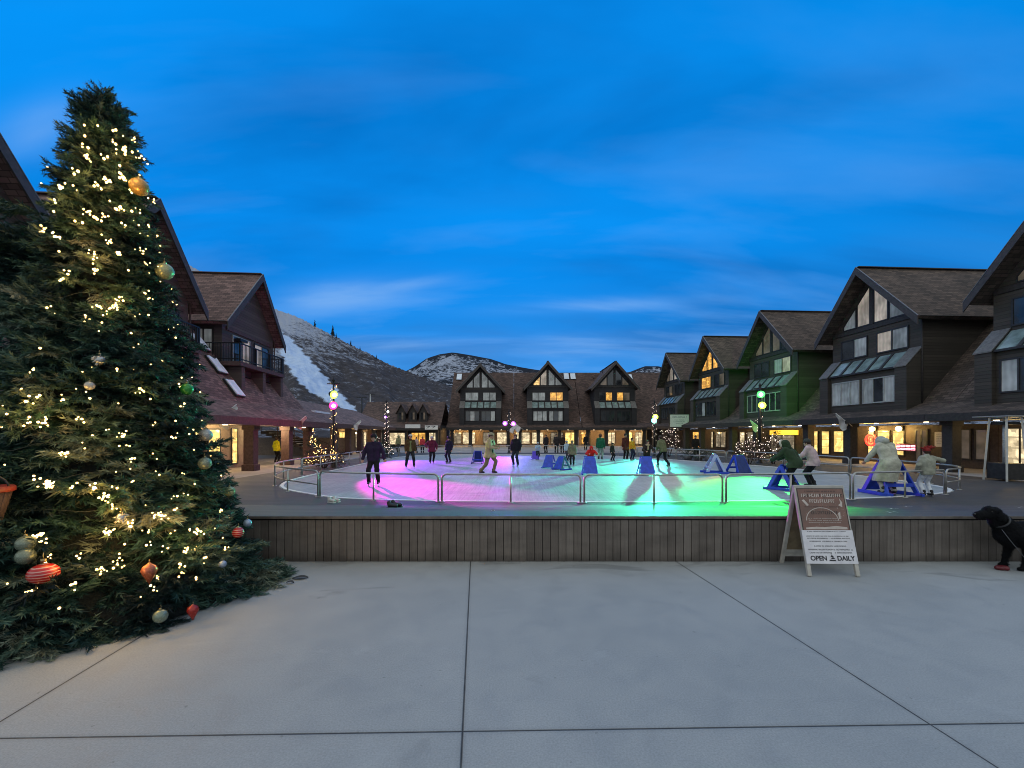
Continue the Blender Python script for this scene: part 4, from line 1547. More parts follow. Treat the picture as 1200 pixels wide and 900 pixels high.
def person(label, px, fy, h, face=0, lean=0, feet=((-.11, 0), (.11, 0)), hands=None, jacket=(.05, .05, .06), pants=(.02, .02, .022),
           coat=0.0, hat=None, hathi=0, hair=(.04, .025, .015), skin=(.42, .25, .18), skates=True, bulk=1.0, hood=None, hoodtrim=None, longhair=False, bow=0, scarf=None,
           vox=0.014, group='people on and around the rink', front=None, loc=None, hip=None, z=ICE, crest=None):
    """one figure facing -y at face 0; hands are targets relative to the shoulders as (side, forward, up), lean in degrees"""
    loc = loc if loc is not None else onice(px, fy, z)
    e = empty('person', loc, R(face), label, 'person', group)
    S = h / 1.75
    V = lambda x, y, zz: Vector((x * S, -y * S, zz * S))        # y forward
    sole = 0.09 if skates else 0.03
    hipz = (hip if hip is not None else 0.93)
    la = R(lean)
    T = Vector((0, -math.sin(la), math.cos(la)))
    Fw = Vector((0, -math.cos(la), -math.sin(la)))
    H = V(0, -0.10 * math.sin(la), hipz)
    chest = H + T * 0.36 * S
    shc = H + T * 0.50 * S
    neck = H + T * 0.57 * S
    hl = la * 0.45 + R(bow)
    HT = Vector((0, -math.sin(hl), math.cos(hl)))
    HF = Vector((0, -math.cos(hl), -math.sin(hl)))
    head = neck + HT * 0.14 * S + HF * 0.02 * S
    sk = cloth(skin, 0.55)
    legs = []
    for i, s in enumerate((-1, 1)):
        hp = H + Vector((s * 0.085 * S, 0, -0.02 * S))
        fx, ff = feet[i]
        an = V(fx, ff, 0.08 + sole)
        kn, an = ik(hp, an, 0.43 * S, 0.42 * S, (s * .1, -1, 0))
        legs.append((hp, kn, an, s))
    if hands is None: hands = ((-.27, .08, -.55), (.27, .08, -.55))
    arms = []
    for i, s in enumerate((-1, 1)):
        sh = shc + Vector((s * 0.175 * S, 0, 0))
        hx, hf, hz = hands[i]
        tg = shc + Vector((hx, -hf, hz)) * S
        el, wr = ik(sh, tg, 0.29 * S, 0.26 * S, (s * 0.9, 0.9, -.25))
        arms.append((sh, el, wr, s))
    # body: one continuous surface with face, ears, hands and fingers
    b = MB()
    for s in (-1, 1):
        limb(b, H + Vector((s * .07 * S, 0, 0)), chest + Vector((s * .09 * S, 0, 0)), .105 * S, .11 * S)
        limb(b, chest + Vector((s * .08 * S, 0, 0)), shc + Vector((s * .12 * S, 0, 0)), .11 * S, .065 * S)
    limb(b, shc, head, .062 * S, .052 * S)
    b.ball(head, .098 * S, 16, 12, (.80, .98, 1.18))
    limb(b, head + HF * .05 * S - HT * .055 * S, head + HF * .065 * S - HT * .075 * S, .052 * S, .04 * S)
    limb(b, head + HF * .093 * S + HT * .012 * S, head + HF * .112 * S - HT * .022 * S, .010 * S, .017 * S, 8)
    for s in (-1, 1):
        b.ball(head + Vector((s * .082 * S, 0, 0)) - HT * .01 * S, .024 * S, 8, 6, (.5, .8, 1.2))
    for hp, kn, an, s in legs:
        limb(b, hp, kn, .085 * S, .058 * S)
        limb(b, kn, an, .056 * S, .038 * S)
        limb(b, an - Vector((0, 0, .04 * S)), an + Vector((0, -.13 * S, -.05 * S)), .035 * S, .03 * S)
    for sh, el, wr, s in arms:
        limb(b, sh, el, .052 * S, .042 * S)
        limb(b, el, wr, .041 * S, .028 * S)
        d = (wr - el).normalized()
        side = d.cross(Vector((0, -1, 0.2)))
        if side.length < .1: side = Vector((1, 0, 0))
        side.normalize()
        up = side.cross(d)
        palm = wr + d * .05 * S
        for k in (-1, 0, 1):
            limb(b, wr + side * k * .012 * S, wr + d * .085 * S + side * k * .024 * S, .016 * S, .015 * S, 8)
        for k, ln in enumerate((.075, .085, .078, .06)):
            r0 = wr + d * .085 * S + side * (k - 1.5) * .021 * S
            m1 = r0 + (d * .55 + up * .1) * ln * .6 * S
            m2 = m1 + (d * .35 + up * .35) * ln * .6 * S
            limb(b, r0, m1, .0105 * S, .010 * S, 6)
            limb(b, m1, m2, .010 * S, .009 * S, 6)
        t0 = wr + d * .03 * S - side * .03 * S
        t1 = t0 - side * .03 * S + d * .035 * S + up * .012 * S
        limb(b, t0, t1, .013 * S, .012 * S, 6)
        limb(b, t1, t1 + (d * .8 + up * .3) * .035 * S, .012 * S, .010 * S, 6)
    fuse(b, 'body', sk, e, vox * 0.75, 2)
    # face details
    f = MB()
    for s in (-1, 1):
        f.ball(head + Vector((s * .033 * S, 0, 0)) + HF * .085 * S + HT * .018 * S, .013 * S, 8, 6)
    f.build('eyes', cloth((.02, .016, .013)), e)
    MB().ball(head + HF * .100 * S - HT * .052 * S, .022 * S, 8, 6, (1, .4, .35)).build('mouth', cloth((.26, .09, .08)), e)
    # hair
    hb = MB()
    hb.ball(head - HF * .014 * S + HT * .022 * S, .106 * S, 14, 10, (.86, .96, 1.05))
    if longhair:
        for k in (-1, 0, 1):
            limb(hb, head - HF * .06 * S + Vector((k * .05 * S, 0, 0)), neck - HF * .09 * S - T * .12 * S + Vector((k * .07 * S, 0, 0)), .055 * S, .04 * S)
    cut = fuse(hb, 'hair', cloth(hair, .6), e, vox, 2, .004, 20)
    # jacket
    j = MB()
    B = bulk
    low = H - T * (coat * S)
    for s in (-1, 1):
        limb(j, H + Vector((s * .075 * S, 0, -.03 * S)), chest + Vector((s * .095 * S, 0, 0)), .125 * S * B, .128 * S * B, 12)
        limb(j, chest + Vector((s * .085 * S, 0, 0)), shc + Vector((s * .13 * S, 0, -.01 * S)), .128 * S * B, .085 * S * B, 12)
        if coat:
            hp, kn, an, _ = legs[0 if s < 0 else 1]
            tgt = hp.lerp(kn, min(1, coat / .43)) if coat <= .43 else kn.lerp(an, (coat - .43) / .42)
            limb(j, H + Vector((s * .075 * S, 0, -.02)), tgt, (.13 if coat < .4 else .165) * S * B, (.15 if coat < .4 else .16) * S * B, 12)
            limb(j, H, Vector((0, (legs[0][2].y + legs[1][2].y) / 2, tgt.z)), (.14 if coat < .4 else .18) * S * B, (.14 if coat < .4 else .17) * S * B, 12)
    limb(j, shc, neck + T * .02 * S, .085 * S * B, .07 * S * B)
    for sh, el, wr, s in arms:
        limb(j, sh, el, .075 * S * B, .064 * S * B)
        limb(j, el, wr - (wr - el).normalized() * .02 * S, .063 * S * B, .050 * S * B)
    jk = fuse(j, 'jacket', cloth(jacket), e, vox, 3, (.006 if coat < .4 else .0035) * S, 10)
    # trim the hem straight
    if coat:
        hz, hn = tgt.z - .03, Vector((0, 0, 1))
        hc = Vector((0, 0, hz))
    else:
        hc, hn = H - T * .115 * S, T
    bm = bmesh.new()
    bm.from_mesh(jk.data)
    low = [v for v in bm.verts if (v.co - hc).dot(hn) < 0]
    # keep sleeves and gloves that hang below the hem
    keep = []
    for v in low:
        da = min(((v.co - (a + (c - a) * min(1, max(0, (v.co - a).dot(c - a) / max(1e-6, (c - a).length_squared))))).length for _, a, c, _ in arms))
        db = (Vector((v.co.x, v.co.y, 0)) - Vector((H.x, H.y, 0))).length
        if da > .10 * S * B or db < .12 * S: keep.append(v)
    bmesh.ops.delete(bm, geom=keep, context='VERTS')
    bm.to_mesh(jk.data)
    bm.free()
    if front is not None:       # lighter front panel or shirt in an open jacket
        q = MB()
        limb(q, H + Fw * .085 * S * B, shc + Fw * .055 * S * B - T * .05 * S, .075 * S * B, .065 * S * B)
        fuse(q, 'shirt', cloth(front), e, vox, 2, .004)
    # trousers
    p = MB()
    p.ball(H - T * .02 * S, .125 * S, 12, 8, (1.15, .95, .9))
    for hp, kn, an, s in legs:
        limb(p, hp, kn, .105 * S, .078 * S)
        limb(p, kn, an + Vector((0, 0, -.01 * S)), .076 * S, .062 * S)
    fuse(p, 'trousers', cloth(pants), e, vox, 3, .008 * S, 10)
    # footwear
    for hp, kn, an, s in legs:
        q = MB()
        limb(q, an + Vector((0, 0, .06 * S)), an - Vector((0, 0, .03 * S)), .056 * S, .052 * S)
        limb(q, an - Vector((0, -.03 * S, .045 * S)), an + Vector((0, -.15 * S, -.055 * S)), .045 * S, .038 * S)
        k = fuse(q, 'skate' if skates else 'boot', cloth((.02, .02, .022), .45), e, vox, 2)
        if skates:
            bz = an.z - 0.08 * S
            MB().box(an.x - .004, an.x + .004, an.y - .18 * S, an.y + .08 * S, 0.002, bz - .02 * S).box(an.x - .006, an.x + .006, an.y - .13 * S, an.y - .10 * S, 0.01, bz).box(an.x - .006, an.x + .006, an.y + .02 * S, an.y + .05 * S, 0.01, bz).build('blade', M['steel'], k)
    if hat is not None:
        q = MB()
        q.ball(head + HT * .055 * S - HF * .008 * S, .118 * S, 14, 10, (.92, 1.0, .92))
        if hathi: limb(q, head + HT * .12 * S, head + HT * (.12 + hathi) * S, .06 * S, .03 * S)
        b2 = MB()
        hm = fuse(q, 'hat', cloth(hat), e, vox, 2, .003)
        # cut the lower half away so the face shows
        bm = bmesh.new()
        bm.from_mesh(hm.data)
        bmesh.ops.bisect_plane(bm, geom=bm.verts[:] + bm.edges[:] + bm.faces[:], plane_co=head + HT * .035 * S, plane_no=HT, clear_inner=True)
        bm.to_mesh(hm.data)
        bm.free()
    if crest is not None:
        q = MB()
        for k in range(5):
            a = k / 4
            limb(q, head + HT * .10 * S + Vector((.03 * S, 0, 0)), head + HT * (.20 + .07 * math.sin(a * 3)) * S + Vector(((-.30 + .52 * a) * S, .02 * k * S, -.05 * a * S)), .045 * S, .022 * S)
        fuse(q, 'hat_crest', cloth(crest), e, vox, 1, .006, 20)
    if hood is not None:
        q = MB()
        q.ball(head - HF * .03 * S, .135 * S, 14, 10, (.95, 1.0, 1.1))
        limb(q, head - HF * .06 * S, neck - HF * .06 * S, .10 * S, .10 * S)
        ho = fuse(q, 'hood', cloth(hood), e, vox, 3, .006)
        if hoodtrim:
            pts = []
            for k in range(15):
                a = -0.35 + (math.pi + .7) * k / 14
                pts.append(head + HF * .075 * S + (Vector((math.cos(a) * .125, 0, 0)) + HT * math.sin(a) * .145) * S)
            q = MB().tube(pts, .024 * S, 8)
            fuse(q, 'fur_trim', cloth(hoodtrim), ho, .012, 1, .008, 40)
    if scarf is not None:
        q = MB()
        pts = [neck + Vector((math.cos(a) * .085 * S, math.sin(a) * .085 * S, -.015 * S)) for a in [2 * math.pi * k / 12 for k in range(13)]]
        q.tube(pts, .035 * S, 8)
        limb(q, neck + HF * .09 * S, chest + Fw * .14 * S, .04 * S, .05 * S)
        fuse(q, 'scarf', cloth(scarf), e, vox, 1, .004, 20)
    return e


def skating_aid(label, loc, rz, mat, frame, size=1.0, group='blue plastic skating aids on the ice'):
    e = empty('skating_aid', loc, R(rz), label, 'skating aid', group)
    s = size
    b = MB().prism([(-.31 * s, -.36 * s, .07 * s), (.31 * s, -.36 * s, .07 * s), (.21 * s, -.06 * s, .74 * s), (.17 * s, -.04 * s, .78 * s), (-.17 * s, -.04 * s, .78 * s), (-.21 * s, -.06 * s, .74 * s)], (0, .035 * s, .014 * s))
    b.build('front_panel', mat, e, bevel=.008)
    for k in (-1, 1):
        q = MB()
        q.prism([(k * .325 * s, .44 * s, .05 * s), (k * .325 * s, .31 * s, .05 * s), (k * .215 * s, -.03 * s, .74 * s), (k * .215 * s, .05 * s, .79 * s), (k * .22 * s, .09 * s, .76 * s)], (k * .035 * s, 0, 0))
        q.prism([(k * .327 * s, -.37 * s, .05 * s), (k * .327 * s, -.25 * s, .05 * s), (k * .218 * s, .045 * s, .74 * s), (k * .218 * s, -.04 * s, .76 * s)], (k * .03 * s, 0, 0))
        q.build('side_frame', frame, e, bevel=.006)
        MB().box(*sorted((k * .31 * s, k * .37 * s)), -.46 * s, .52 * s, 0.003, .085 * s).build('skid', mat, e, bevel=.012)
    MB().tube([(-.26 * s, .03 * s, .80 * s), (.26 * s, .03 * s, .80 * s)], .022 * s, 8).build('handle', frame, e)
    MB().box(-.30 * s, .30 * s, .28 * s, .33 * s, .22 * s, .30 * s).build('cross_bar', frame, e)
    return e


DOWN = ((-.25, .05, -.53), (.25, .05, -.53))
HOLD = ((-.20, .42, -.28), (.20, .42, -.28))


def make_people():
    near = .012
    person('skater in dark plum jacket and black trousers standing near the left front rail', 438, 569.5, 1.79, 8, 0, ((-.16, 0), (.16, .04)), ((-.36, .05, -.50), (.36, .05, -.50)),
           (.020, .012, .034), (.008, .008, .010), hat=(.012, .010, .014), vox=near, bulk=1.12)
    person('skater in open brown jacket and pale cap gliding with feet apart near the left rail', 481, 548.5, 1.78, 15, 3, ((-.22, 0), (.18, .1)), DOWN, (.075, .045, .015), (.016, .017, .020), hat=(.45, .42, .36), front=(.20, .22, .09))
    person('skater in maroon jacket with black leggings and white hat at the back left', 506, 543.5, 1.66, 20, 0, ((-.1, 0), (.1, 0)), ((-.33, .15, -.36), (.30, .05, -.48)), (.11, .012, .035), (.01, .01, .012), coat=.12, hat=(.5, .47, .46), bulk=1.1)
    person('slim skater in dark navy jacket striding at the back, left of the blue skating aid', 526.5, 543, 1.62, -30, 4, ((-.20, -.05), (.18, .1)), DOWN, (.012, .014, .034), (.010, .012, .022), hat=(.01, .01, .02))
    person('skater in tan outfit with black sleeves striding in the middle of the ice', 573.5, 556.5, 1.86, 70, 6, ((-.10, -.36), (.10, .14)), ((-.1, .32, -.30), (.12, .30, -.22)), (.36, .29, .17), (.19, .15, .085), coat=.20, hat=(.30, .26, .17), bulk=1.18, vox=near, front=(.02, .02, .025))
    person('skater in black jacket and dark jeans gliding upright below the purple lights', 604.5, 547, 1.78, -20, 0, ((-.12, .02), (.12, -.02)), DOWN, (.010, .011, .016), (.018, .022, .030), bulk=1.12)
    person('small child in pale blue jacket pushing the violet skating aid at the far side', 630, 538.5, 1.22, 10, 14, hands=HOLD, jacket=(.34, .45, .56), pants=(.02, .03, .04), hat=(.42, .45, .5))
    person('child in olive jacket and black leggings skating beside the pair of blue skating aids', 670.5, 546.5, 1.42, -10, 0, ((-.09, 0), (.10, .08)), DOWN, (.17, .16, .10), (.012, .012, .012), coat=.08, hat=(.2, .17, .1))
    person('child in light blue coat half hidden behind the child in olive jacket', 664, 540.5, 1.35, 30, 0, jacket=(.36, .45, .52), pants=(.05, .05, .06), hat=(.3, .3, .33))
    person('child in bright red hooded jacket leaning on the blue skating aid in the middle', 692, 551, 1.30, 0, 38, hands=((-.22, .36, -.20), (.22, .36, -.20)), jacket=(.55, .018, .015), pants=(.03, .03, .05), hood=(.55, .018, .015), bulk=1.15)
    person('skater in green jacket and pale trousers standing at the far rail', 703.5, 539.5, 1.78, 160, 0, jacket=(.012, .10, .05), pants=(.26, .30, .26), hat=(.12, .07, .05), bulk=1.1)
    person('small child in black snowsuit right of the skater in green jacket', 717, 540.5, 1.22, 40, 8, ((-.1, 0), (.12, .1)), DOWN, (.012, .016, .016), (.012, .012, .012), hat=(.01, .012, .012))
    person('tall figure in dark maroon coat by the far rail, left of the one in orange', 733, 538.5, 1.80, 10, 0, jacket=(.07, .014, .013), pants=(.018, .010, .010), coat=.25, hat=(.03, .02, .02), skates=False)
    person('figure in orange yellow jacket and dark trousers by the far right rail', 740.5, 539.5, 1.52, 20, 0, jacket=(.55, .24, .012), pants=(.012, .012, .035), hat=(.03, .02, .02))
    person('woman with long brown hair and tan scarf behind a blue skating aid', 758, 551, 1.52, 0, 16, hands=((-.20, .36, -.30), (.20, .36, -.30)), jacket=(.03, .022, .018), pants=(.012, .012, .014), hair=(.05, .024, .012), longhair=True, scarf=(.42, .32, .19))
    person('skater in olive green coat bending forward in a stride, beside the lit shrub', 777, 547.5, 1.74, -155, 20, ((-.16, -.28), (.16, .20)), ((-.2, .3, -.35), (.22, .1, -.45)), (.13, .14, .07), (.012, .011, .012), hat=(.05, .035, .025), bulk=1.18, vox=near)
    # the group on the right
    person('figure in dark green coat with white fur hood bending over a blue skating aid', 931, 575, 1.70, -146, 32, ((-.14, .05), (.14, -.08)), ((-.22, .40, -.34), (.22, .40, -.36)), (.028, .050, .026), (.008, .010, .010), bulk=1.28, hood=(.028, .050, .026), hoodtrim=(.55, .52, .42), vox=near, coat=.12)
    person('figure in pale pink puffer jacket and dark hat, stooping beside the dark green coat', 953, 572, 1.66, -140, 18, ((-.10, 0), (.12, .06)), ((-.18, .38, -.36), (.2, .35, -.38)), (.50, .38, .39), (.012, .012, .016), hat=(.05, .055, .05), bulk=1.25, vox=near, coat=.10)
    person('figure in long cream coat seen from behind, bent over a blue skating aid', 1042, 581.5, 1.86, 178, 19, ((-.14, .02), (.14, .02)), ((-.30, .30, -.46), (.30, .30, -.46)), (.42, .42, .34), (.30, .30, .26), coat=.55, bulk=1.10, hood=(.36, .38, .33), hair=(.3, .3, .26), bow=62, vox=near)
    person('child in grey green jacket, white trousers and red crested hat reaching for the right rail', 1087, 583, 1.40, 172, 4, ((-.12, 0), (.12, 0)), ((-.24, .05, -.50), (.56, .12, -.10)) if False else ((-.56, .10, -.16), (.26, .1, -.48)), (.30, .31, .25), (.60, .64, .70), hat=(.20, .02, .018), crest=(.22, .016, .015), vox=near, bulk=1.15)
    # on the walk and behind the far rail
    person('steward in bright yellow jacket and black trousers walking under the left arcade', 324, 0, 1.58, 160, 0, ((-.09, .06), (.09, -.04)), DOWN, (.62, .58, .015), (.008, .008, .009), hat=(.06, .04, .03), skates=False, bulk=1.15, loc=Vector(((324 - 600) / FPX * 27.0, 27.0, ICE)), group='people off the ice')
    onl = [(467, 'spectator in pale olive hooded jacket behind the left back rail', (.25, .26, .14), (.05, .05, .04), 1.65, (.25, .26, .14)),
           (488, 'spectator in white and red jacket at the far left rail', (.48, .36, .36), (.03, .03, .04), 1.5, None),
           (495, 'spectator in bright red top at the far left rail', (.50, .06, .07), (.02, .02, .03), 1.55, None),
           (640, 'spectator in dark coat left of the pair behind the far rail', (.020, .018, .022), (.012, .012, .014), 1.72, None),
           (652, 'spectator in charcoal coat with bare head behind the far rail', (.030, .026, .028), (.012, .012, .014), 1.78, None),
           (659, 'spectator in dark brown coat right of the charcoal one behind the far rail', (.035, .022, .016), (.012, .012, .014), 1.7, None),
           (686.5, 'broad dark silhouette standing in the amber lit doorway of the far row', (.008, .008, .008), (.008, .008, .008), 1.75, None),
           (815, 'dark silhouette standing before the amber lit doorway on the right', (.010, .009, .008), (.008, .008, .008), 1.7, None)]
    for px, lab, jc, pc, hh, hd in onl:
        d = 40.5 if px < 800 else 31.5
        if px == 686.5: d = 48
        person(lab, px, 0, hh, random.uniform(-40, 40), 0, jacket=jc, pants=pc, skates=False, hood=hd, loc=Vector(((px - 600) / FPX * d, d, ICE)), vox=.017, group='people off the ice')
    bl, nv, pl, vi, te = (M[k + '_plastic'] for k in ('blue', 'navy', 'pale', 'violet', 'teal'))
    skating_aid('dark blue skating aid with open frame between the navy skater and tan skater', onice(560, 543), 175, nv, bl, .95)
    skating_aid('small violet skating aid in front of the child in pale blue at the far side', onice(627, 538.5), 0, vi, vi, .72)
    skating_aid('blue skating aid on the left of the touching pair in mid rink', onice(644, 548.5), -28, bl, bl, .86)
    skating_aid('blue skating aid with teal frame on the right of the touching pair in mid rink', onice(658, 550.5), -52, bl, te, .86)
    skating_aid('blue skating aid the child in red jacket leans on', onice(691, 556), -8, bl, bl, 1.0)
    skating_aid('blue skating aid in front of the woman with the tan scarf', onice(757, 556), -8, bl, bl, 1.0)
    skating_aid('blue skating aid with pale blue legs turned sideways before the lit shrubs on the right', onice(838, 554.5), 78, bl, pl, 1.12)
    skating_aid('dark blue skating aid beside the one with pale legs on the right', onice(866, 555), 15, nv, bl, 1.05)
    skating_aid('blue skating aid under the hands of the figure in dark green coat', onice(917, 573.5), -140, bl, bl, 1.02)
    skating_aid('blue skating aid under the figure in long cream coat', onice(1041, 579.5), 178, bl, bl, 1.28)


def make_dog():
    y = 5.36
    e = empty('dog', (6.30, y, 0), 0, 'black dog in profile facing left, cut off by the right edge of the photo', 'dog')
    P = lambda x, dy, z: Vector((x - 6.30, dy, z))
    b = MB()
    # trunk: deep chest narrowing to the belly
    limb(b, P(6.22, 0, .44), P(6.42, 0, .43), .125, .155, 14)
    limb(b, P(6.42, 0, .43), P(6.80, 0, .47), .155, .112, 14)
    limb(b, P(6.80, 0, .47), P(6.97, 0, .47), .118, .115, 14)
    limb(b, P(6.20, 0, .50), P(6.85, 0, .515), .085, .075, 12)
    limb(b, P(6.17, 0, .40), P(6.25, 0, .36), .075, .09, 12)
    # neck and head
    limb(b, P(6.24, 0, .49), P(6.06, 0, .68), .115, .078, 12)
    limb(b, P(6.20, 0, .45), P(6.05, 0, .64), .09, .06, 12)
    b.ball(P(6.015, 0, .712), .083, 14, 10, (1.15, .92, .92))
    limb(b, P(5.96, 0, .695), P(5.845, 0, .676), .058, .040, 10)
    limb(b, P(5.95, 0, .672), P(5.86, 0, .650), .040, .026, 8)
    b.ball(P(5.985, 0, .742), .05, 10, 8, (1, 1.2, .7))
    for s in (-1, 1):
        limb(b, P(6.03, s * .072, .735), P(6.045, s * .088, .655), .026, .032, 8)
        limb(b, P(6.045, s * .088, .665), P(6.03, s * .085, .635), .030, .016, 8)
        # front leg: shoulder, elbow, wrist, paw
        o = .02 * s
        limb(b, P(6.26, s * .09, .44), P(6.36, s * .095, .30), .078, .055)
        limb(b, P(6.36, s * .095, .30), P(6.325 - o, s * .09, .13), .048, .030)
        limb(b, P(6.325 - o, s * .09, .13), P(6.31 - o, s * .09, .05), .029, .027)
        limb(b, P(6.31 - o, s * .09, .032), P(6.255 - o, s * .09, .026), .032, .026)
        # hind leg: thigh, knee forward, hock back, paw
        limb(b, P(6.92, s * .085, .45), P(6.84, s * .10, .30), .10, .062)
        limb(b, P(6.84, s * .10, .30), P(6.99, s * .095, .185), .055, .032)
        limb(b, P(6.99, s * .095, .185), P(6.965, s * .095, .05), .028, .025)
        limb(b, P(6.965, s * .095, .032), P(6.905, s * .095, .026), .032, .026)
    limb(b, P(7.05, 0, .53), P(7.22, .02, .56), .045, .035)
    limb(b, P(7.22, .02, .56), P(7.38, .05, .66), .035, .014)
    t = NT('black_dog_coat')
    c = t.coord('Object', (1, 1, 1))
    n = t.noise(t.coord('Object', (18, 30, 60)), 3, 4)
    t.set(Base_Color=t.ramp(n, [(0.3, (.002, .0023, .003)), (0.75, (.007, .0075, .009))]), Roughness=.5, Specular_IOR_Level=.3)
    t.bump(n, .5, .01)
    t.set(Roughness=.85, Specular_IOR_Level=.15)
    body = fuse(b, 'body', t.m, e, .0085, 2, .0045, 34)
    # short coat lying back along the body
    me = body.data
    rs = np.random.RandomState(5)
    nv = len(me.vertices)
    co = np.zeros(nv * 3, np.float32)
    no = np.zeros(nv * 3, np.float32)
    me.vertices.foreach_get('co', co)
    me.vertices.foreach_get('normal', no)
    co, no = co.reshape(-1, 3), no.reshape(-1, 3)
    pick = rs.randint(0, nv, 34000)
    p0 = co[pick] + rs.randn(len(pick), 3).astype(np.float32) * .003
    nn = no[pick]
    back = np.array([.8, 0, -.75]) + rs.randn(len(pick), 3) * .35
    d = nn * .55 + back * .6
    d = d / np.linalg.norm(d, axis=1)[:, None]
    ln = (.012 + .016 * rs.rand(len(pick)))[:, None] * np.where(p0[:, 2:3] > .6, .55, 1.0)
    sd = np.cross(d, nn)
    sd = sd / (np.linalg.norm(sd, axis=1)[:, None] + 1e-6) * .0016
    V = np.stack([p0 - sd, p0 + sd, p0 + d * ln], 1).reshape(-1, 3)
    V[:, 2] = np.maximum(V[:, 2], .004)
    link('fur', mesh_np('fur', V, np.arange(len(V)).reshape(-1, 3), t.m), body)
    f = MB()
    for s in (-1, 1):
        f.ball(P(5.968, s * .052, .728), .0105, 8, 6)
    f.build('eyes', simple('dog_eye', (.02, .01, .005), .1, bump=0), e)
    MB().ball(P(5.808, 0, .688), .020, 10, 8, (.7, 1, .8)).build('nose', simple('dog_nose', (.006, .006, .006), .25, bump=0), e)
    pts = []
    for k in range(21):
        a = 2 * math.pi * k / 20
        pts.append(P(6.115 + .07 * math.cos(a) * .75 + .0, .112 * math.sin(a), .60 + .07 * math.cos(a)))
    MB().tube(pts, .012, 6).build('collar', simple('dog_collar', (.02, .022, .025), .5), e)
    pts = [Vector((6.05, 5.27, .515)), Vector((6.07, 5.2, .40)), Vector((6.13, 5.15, .27)), Vector((6.20, 5.12, .15)), Vector((6.23, 5.10, .05)), Vector((6.33, 5.06, .012)), Vector((6.6, 5.05, .010)), Vector((7.1, 5.15, .010)), Vector((7.6, 5.0, .010))]
    tag(MB().tube([p for p in pts], .003, 6).build('dog_leash', simple('leash_cord', (.10, .11, .12), .6)), 'thin grey leash hanging from the neck of the black dog to the pavement', 'leash')
    q = MB()
    limb(q, (6.06, 5.33, .026), (6.14, 5.30, .026), .026, .030)
    limb(q, (6.08, 5.30, .026), (6.10, 5.35, .03), .022, .022)
    o = fuse(q, 'dog_toy', simple('red_rubber', (.11, .006, .012), .45), None, .006, 2, .003, 30)
    tag(o, 'dark red rubber toy lying by the front paw of the black dog', 'toy')

# ------------------------------------------------------------------ needled foliage
def bough_template(seed, twigs=10, per=26, main=40, nl=0.125, nw=0.030):
    rs = np.random.RandomState(seed)
    tris = []

    def needles(p0, p1, n, ln):
        p0, p1 = np.array(p0), np.array(p1)
        d = (p1 - p0) / np.linalg.norm(p1 - p0)
        a = np.cross(d, [0, 0, 1.0])
        a /= np.linalg.norm(a)
        b = np.cross(a, d)
        for i in range(n):
            t = (i + rs.rand()) / n
            ang = rs.rand() * 6.283
            out = a * math.cos(ang) + b * math.sin(ang) * 0.8
            q = p0 + (p1 - p0) * t
            tip = q + (d * 0.75 + out * 0.75) * ln * (0.75 + 0.5 * rs.rand())
            s = np.cross(tip - q, out + 0.3 * rs.randn(3))
            s = s / (np.linalg.norm(s) + 1e-9) * nw / 2
            tris.append((q - s, q + s, tip))
    needles((0, 0, 0), (1, 0, -0.10), main, nl)
    for k in range(twigs):
        t = 0.12 + 0.80 * k / twigs
        side = 1 if k % 2 else -1
        L = (0.52 - 0.32 * t) * (0.8 + 0.5 * rs.rand())
        ang = R(48 + 14 * rs.randn()) * side
        p0 = np.array((t, 0, -0.10 * t))
        p1 = p0 + L * np.array((math.cos(ang), math.sin(ang), 0.16 * rs.randn() - 0.12))
        needles(p0, p1, per, nl)
    # woody stem as a thin sliver
    tris.append(((0, -.012, 0), (0, .012, 0), (1, 0, -.10)))
    return np.array(tris, np.float32)


def instance_boughs(temps, items):
    """items: (pos, outward dir, up, scale, tint) -> verts, faces, tint per vertex"""
    V, T = [], []
    for pos, d, up, s, tint, k in items:
        d = Vector(d).normalized()
        side = Vector(up).cross(d)
        if side.length < 1e-4: side = Vector((1, 0, 0))
        side.normalize()
        u = d.cross(side)
        m = np.array([d, side, u], np.float32)
        v = temps[k].reshape(-1, 3) @ m * s + np.array(pos, np.float32)
        V.append(v)
        T.append(np.full(len(v), tint, np.float32))
    V = np.concatenate(V)
    T = np.concatenate(T)
    F = np.arange(len(V), dtype=np.int32).reshape(-1, 3)
    return V, F, T


def foliage_obj(name, V, F, T, mat, parent):
    me = mesh_np(name, V, F, mat)
    a = me.attributes.new('tint', 'FLOAT', 'POINT')
    a.data.foreach_set('value', T)
    return link(name, me, parent)


def needle_mat(name, stops):
    t = NT(name)
    a = t.n('ShaderNodeAttribute', attribute_name='tint')
    t.set(Base_Color=t.ramp(a.outputs['Fac'], stops), Roughness=0.6, Specular_IOR_Level=0.3)
    return t.m


TX, TY = -4.4, 4.6
TPROF = [(0.0, 1.92), (0.15, 1.84), (0.4, 1.58), (0.7, 1.32), (1.24, 1.10), (2.3, 0.91), (2.73, 0.80), (3.32, 0.66), (3.9, 0.56), (4.26, 0.50), (4.74, 0.44), (4.95, 0.38), (5.10, 0.28), (5.20, 0.06)]


def tr_r(z):
    return float(np.interp(z, [a for a, _ in TPROF], [b for _, b in TPROF]))


def on_tree(px, py, extra=0.0):
    """where the view line through a photo point first meets the tree surface"""
    dx, dz = (px - 600) / FPX, (HOR - py) / FPX
    d = 1.2
    while d < 6.5:
        x, y, z = dx * d, d, CAM_H + dz * d
        if 0 <= z <= 5.4 and math.hypot(x - TX, y - TY) < tr_r(z) + extra:
            return Vector((x, y, z))
        d += 0.01
    return None


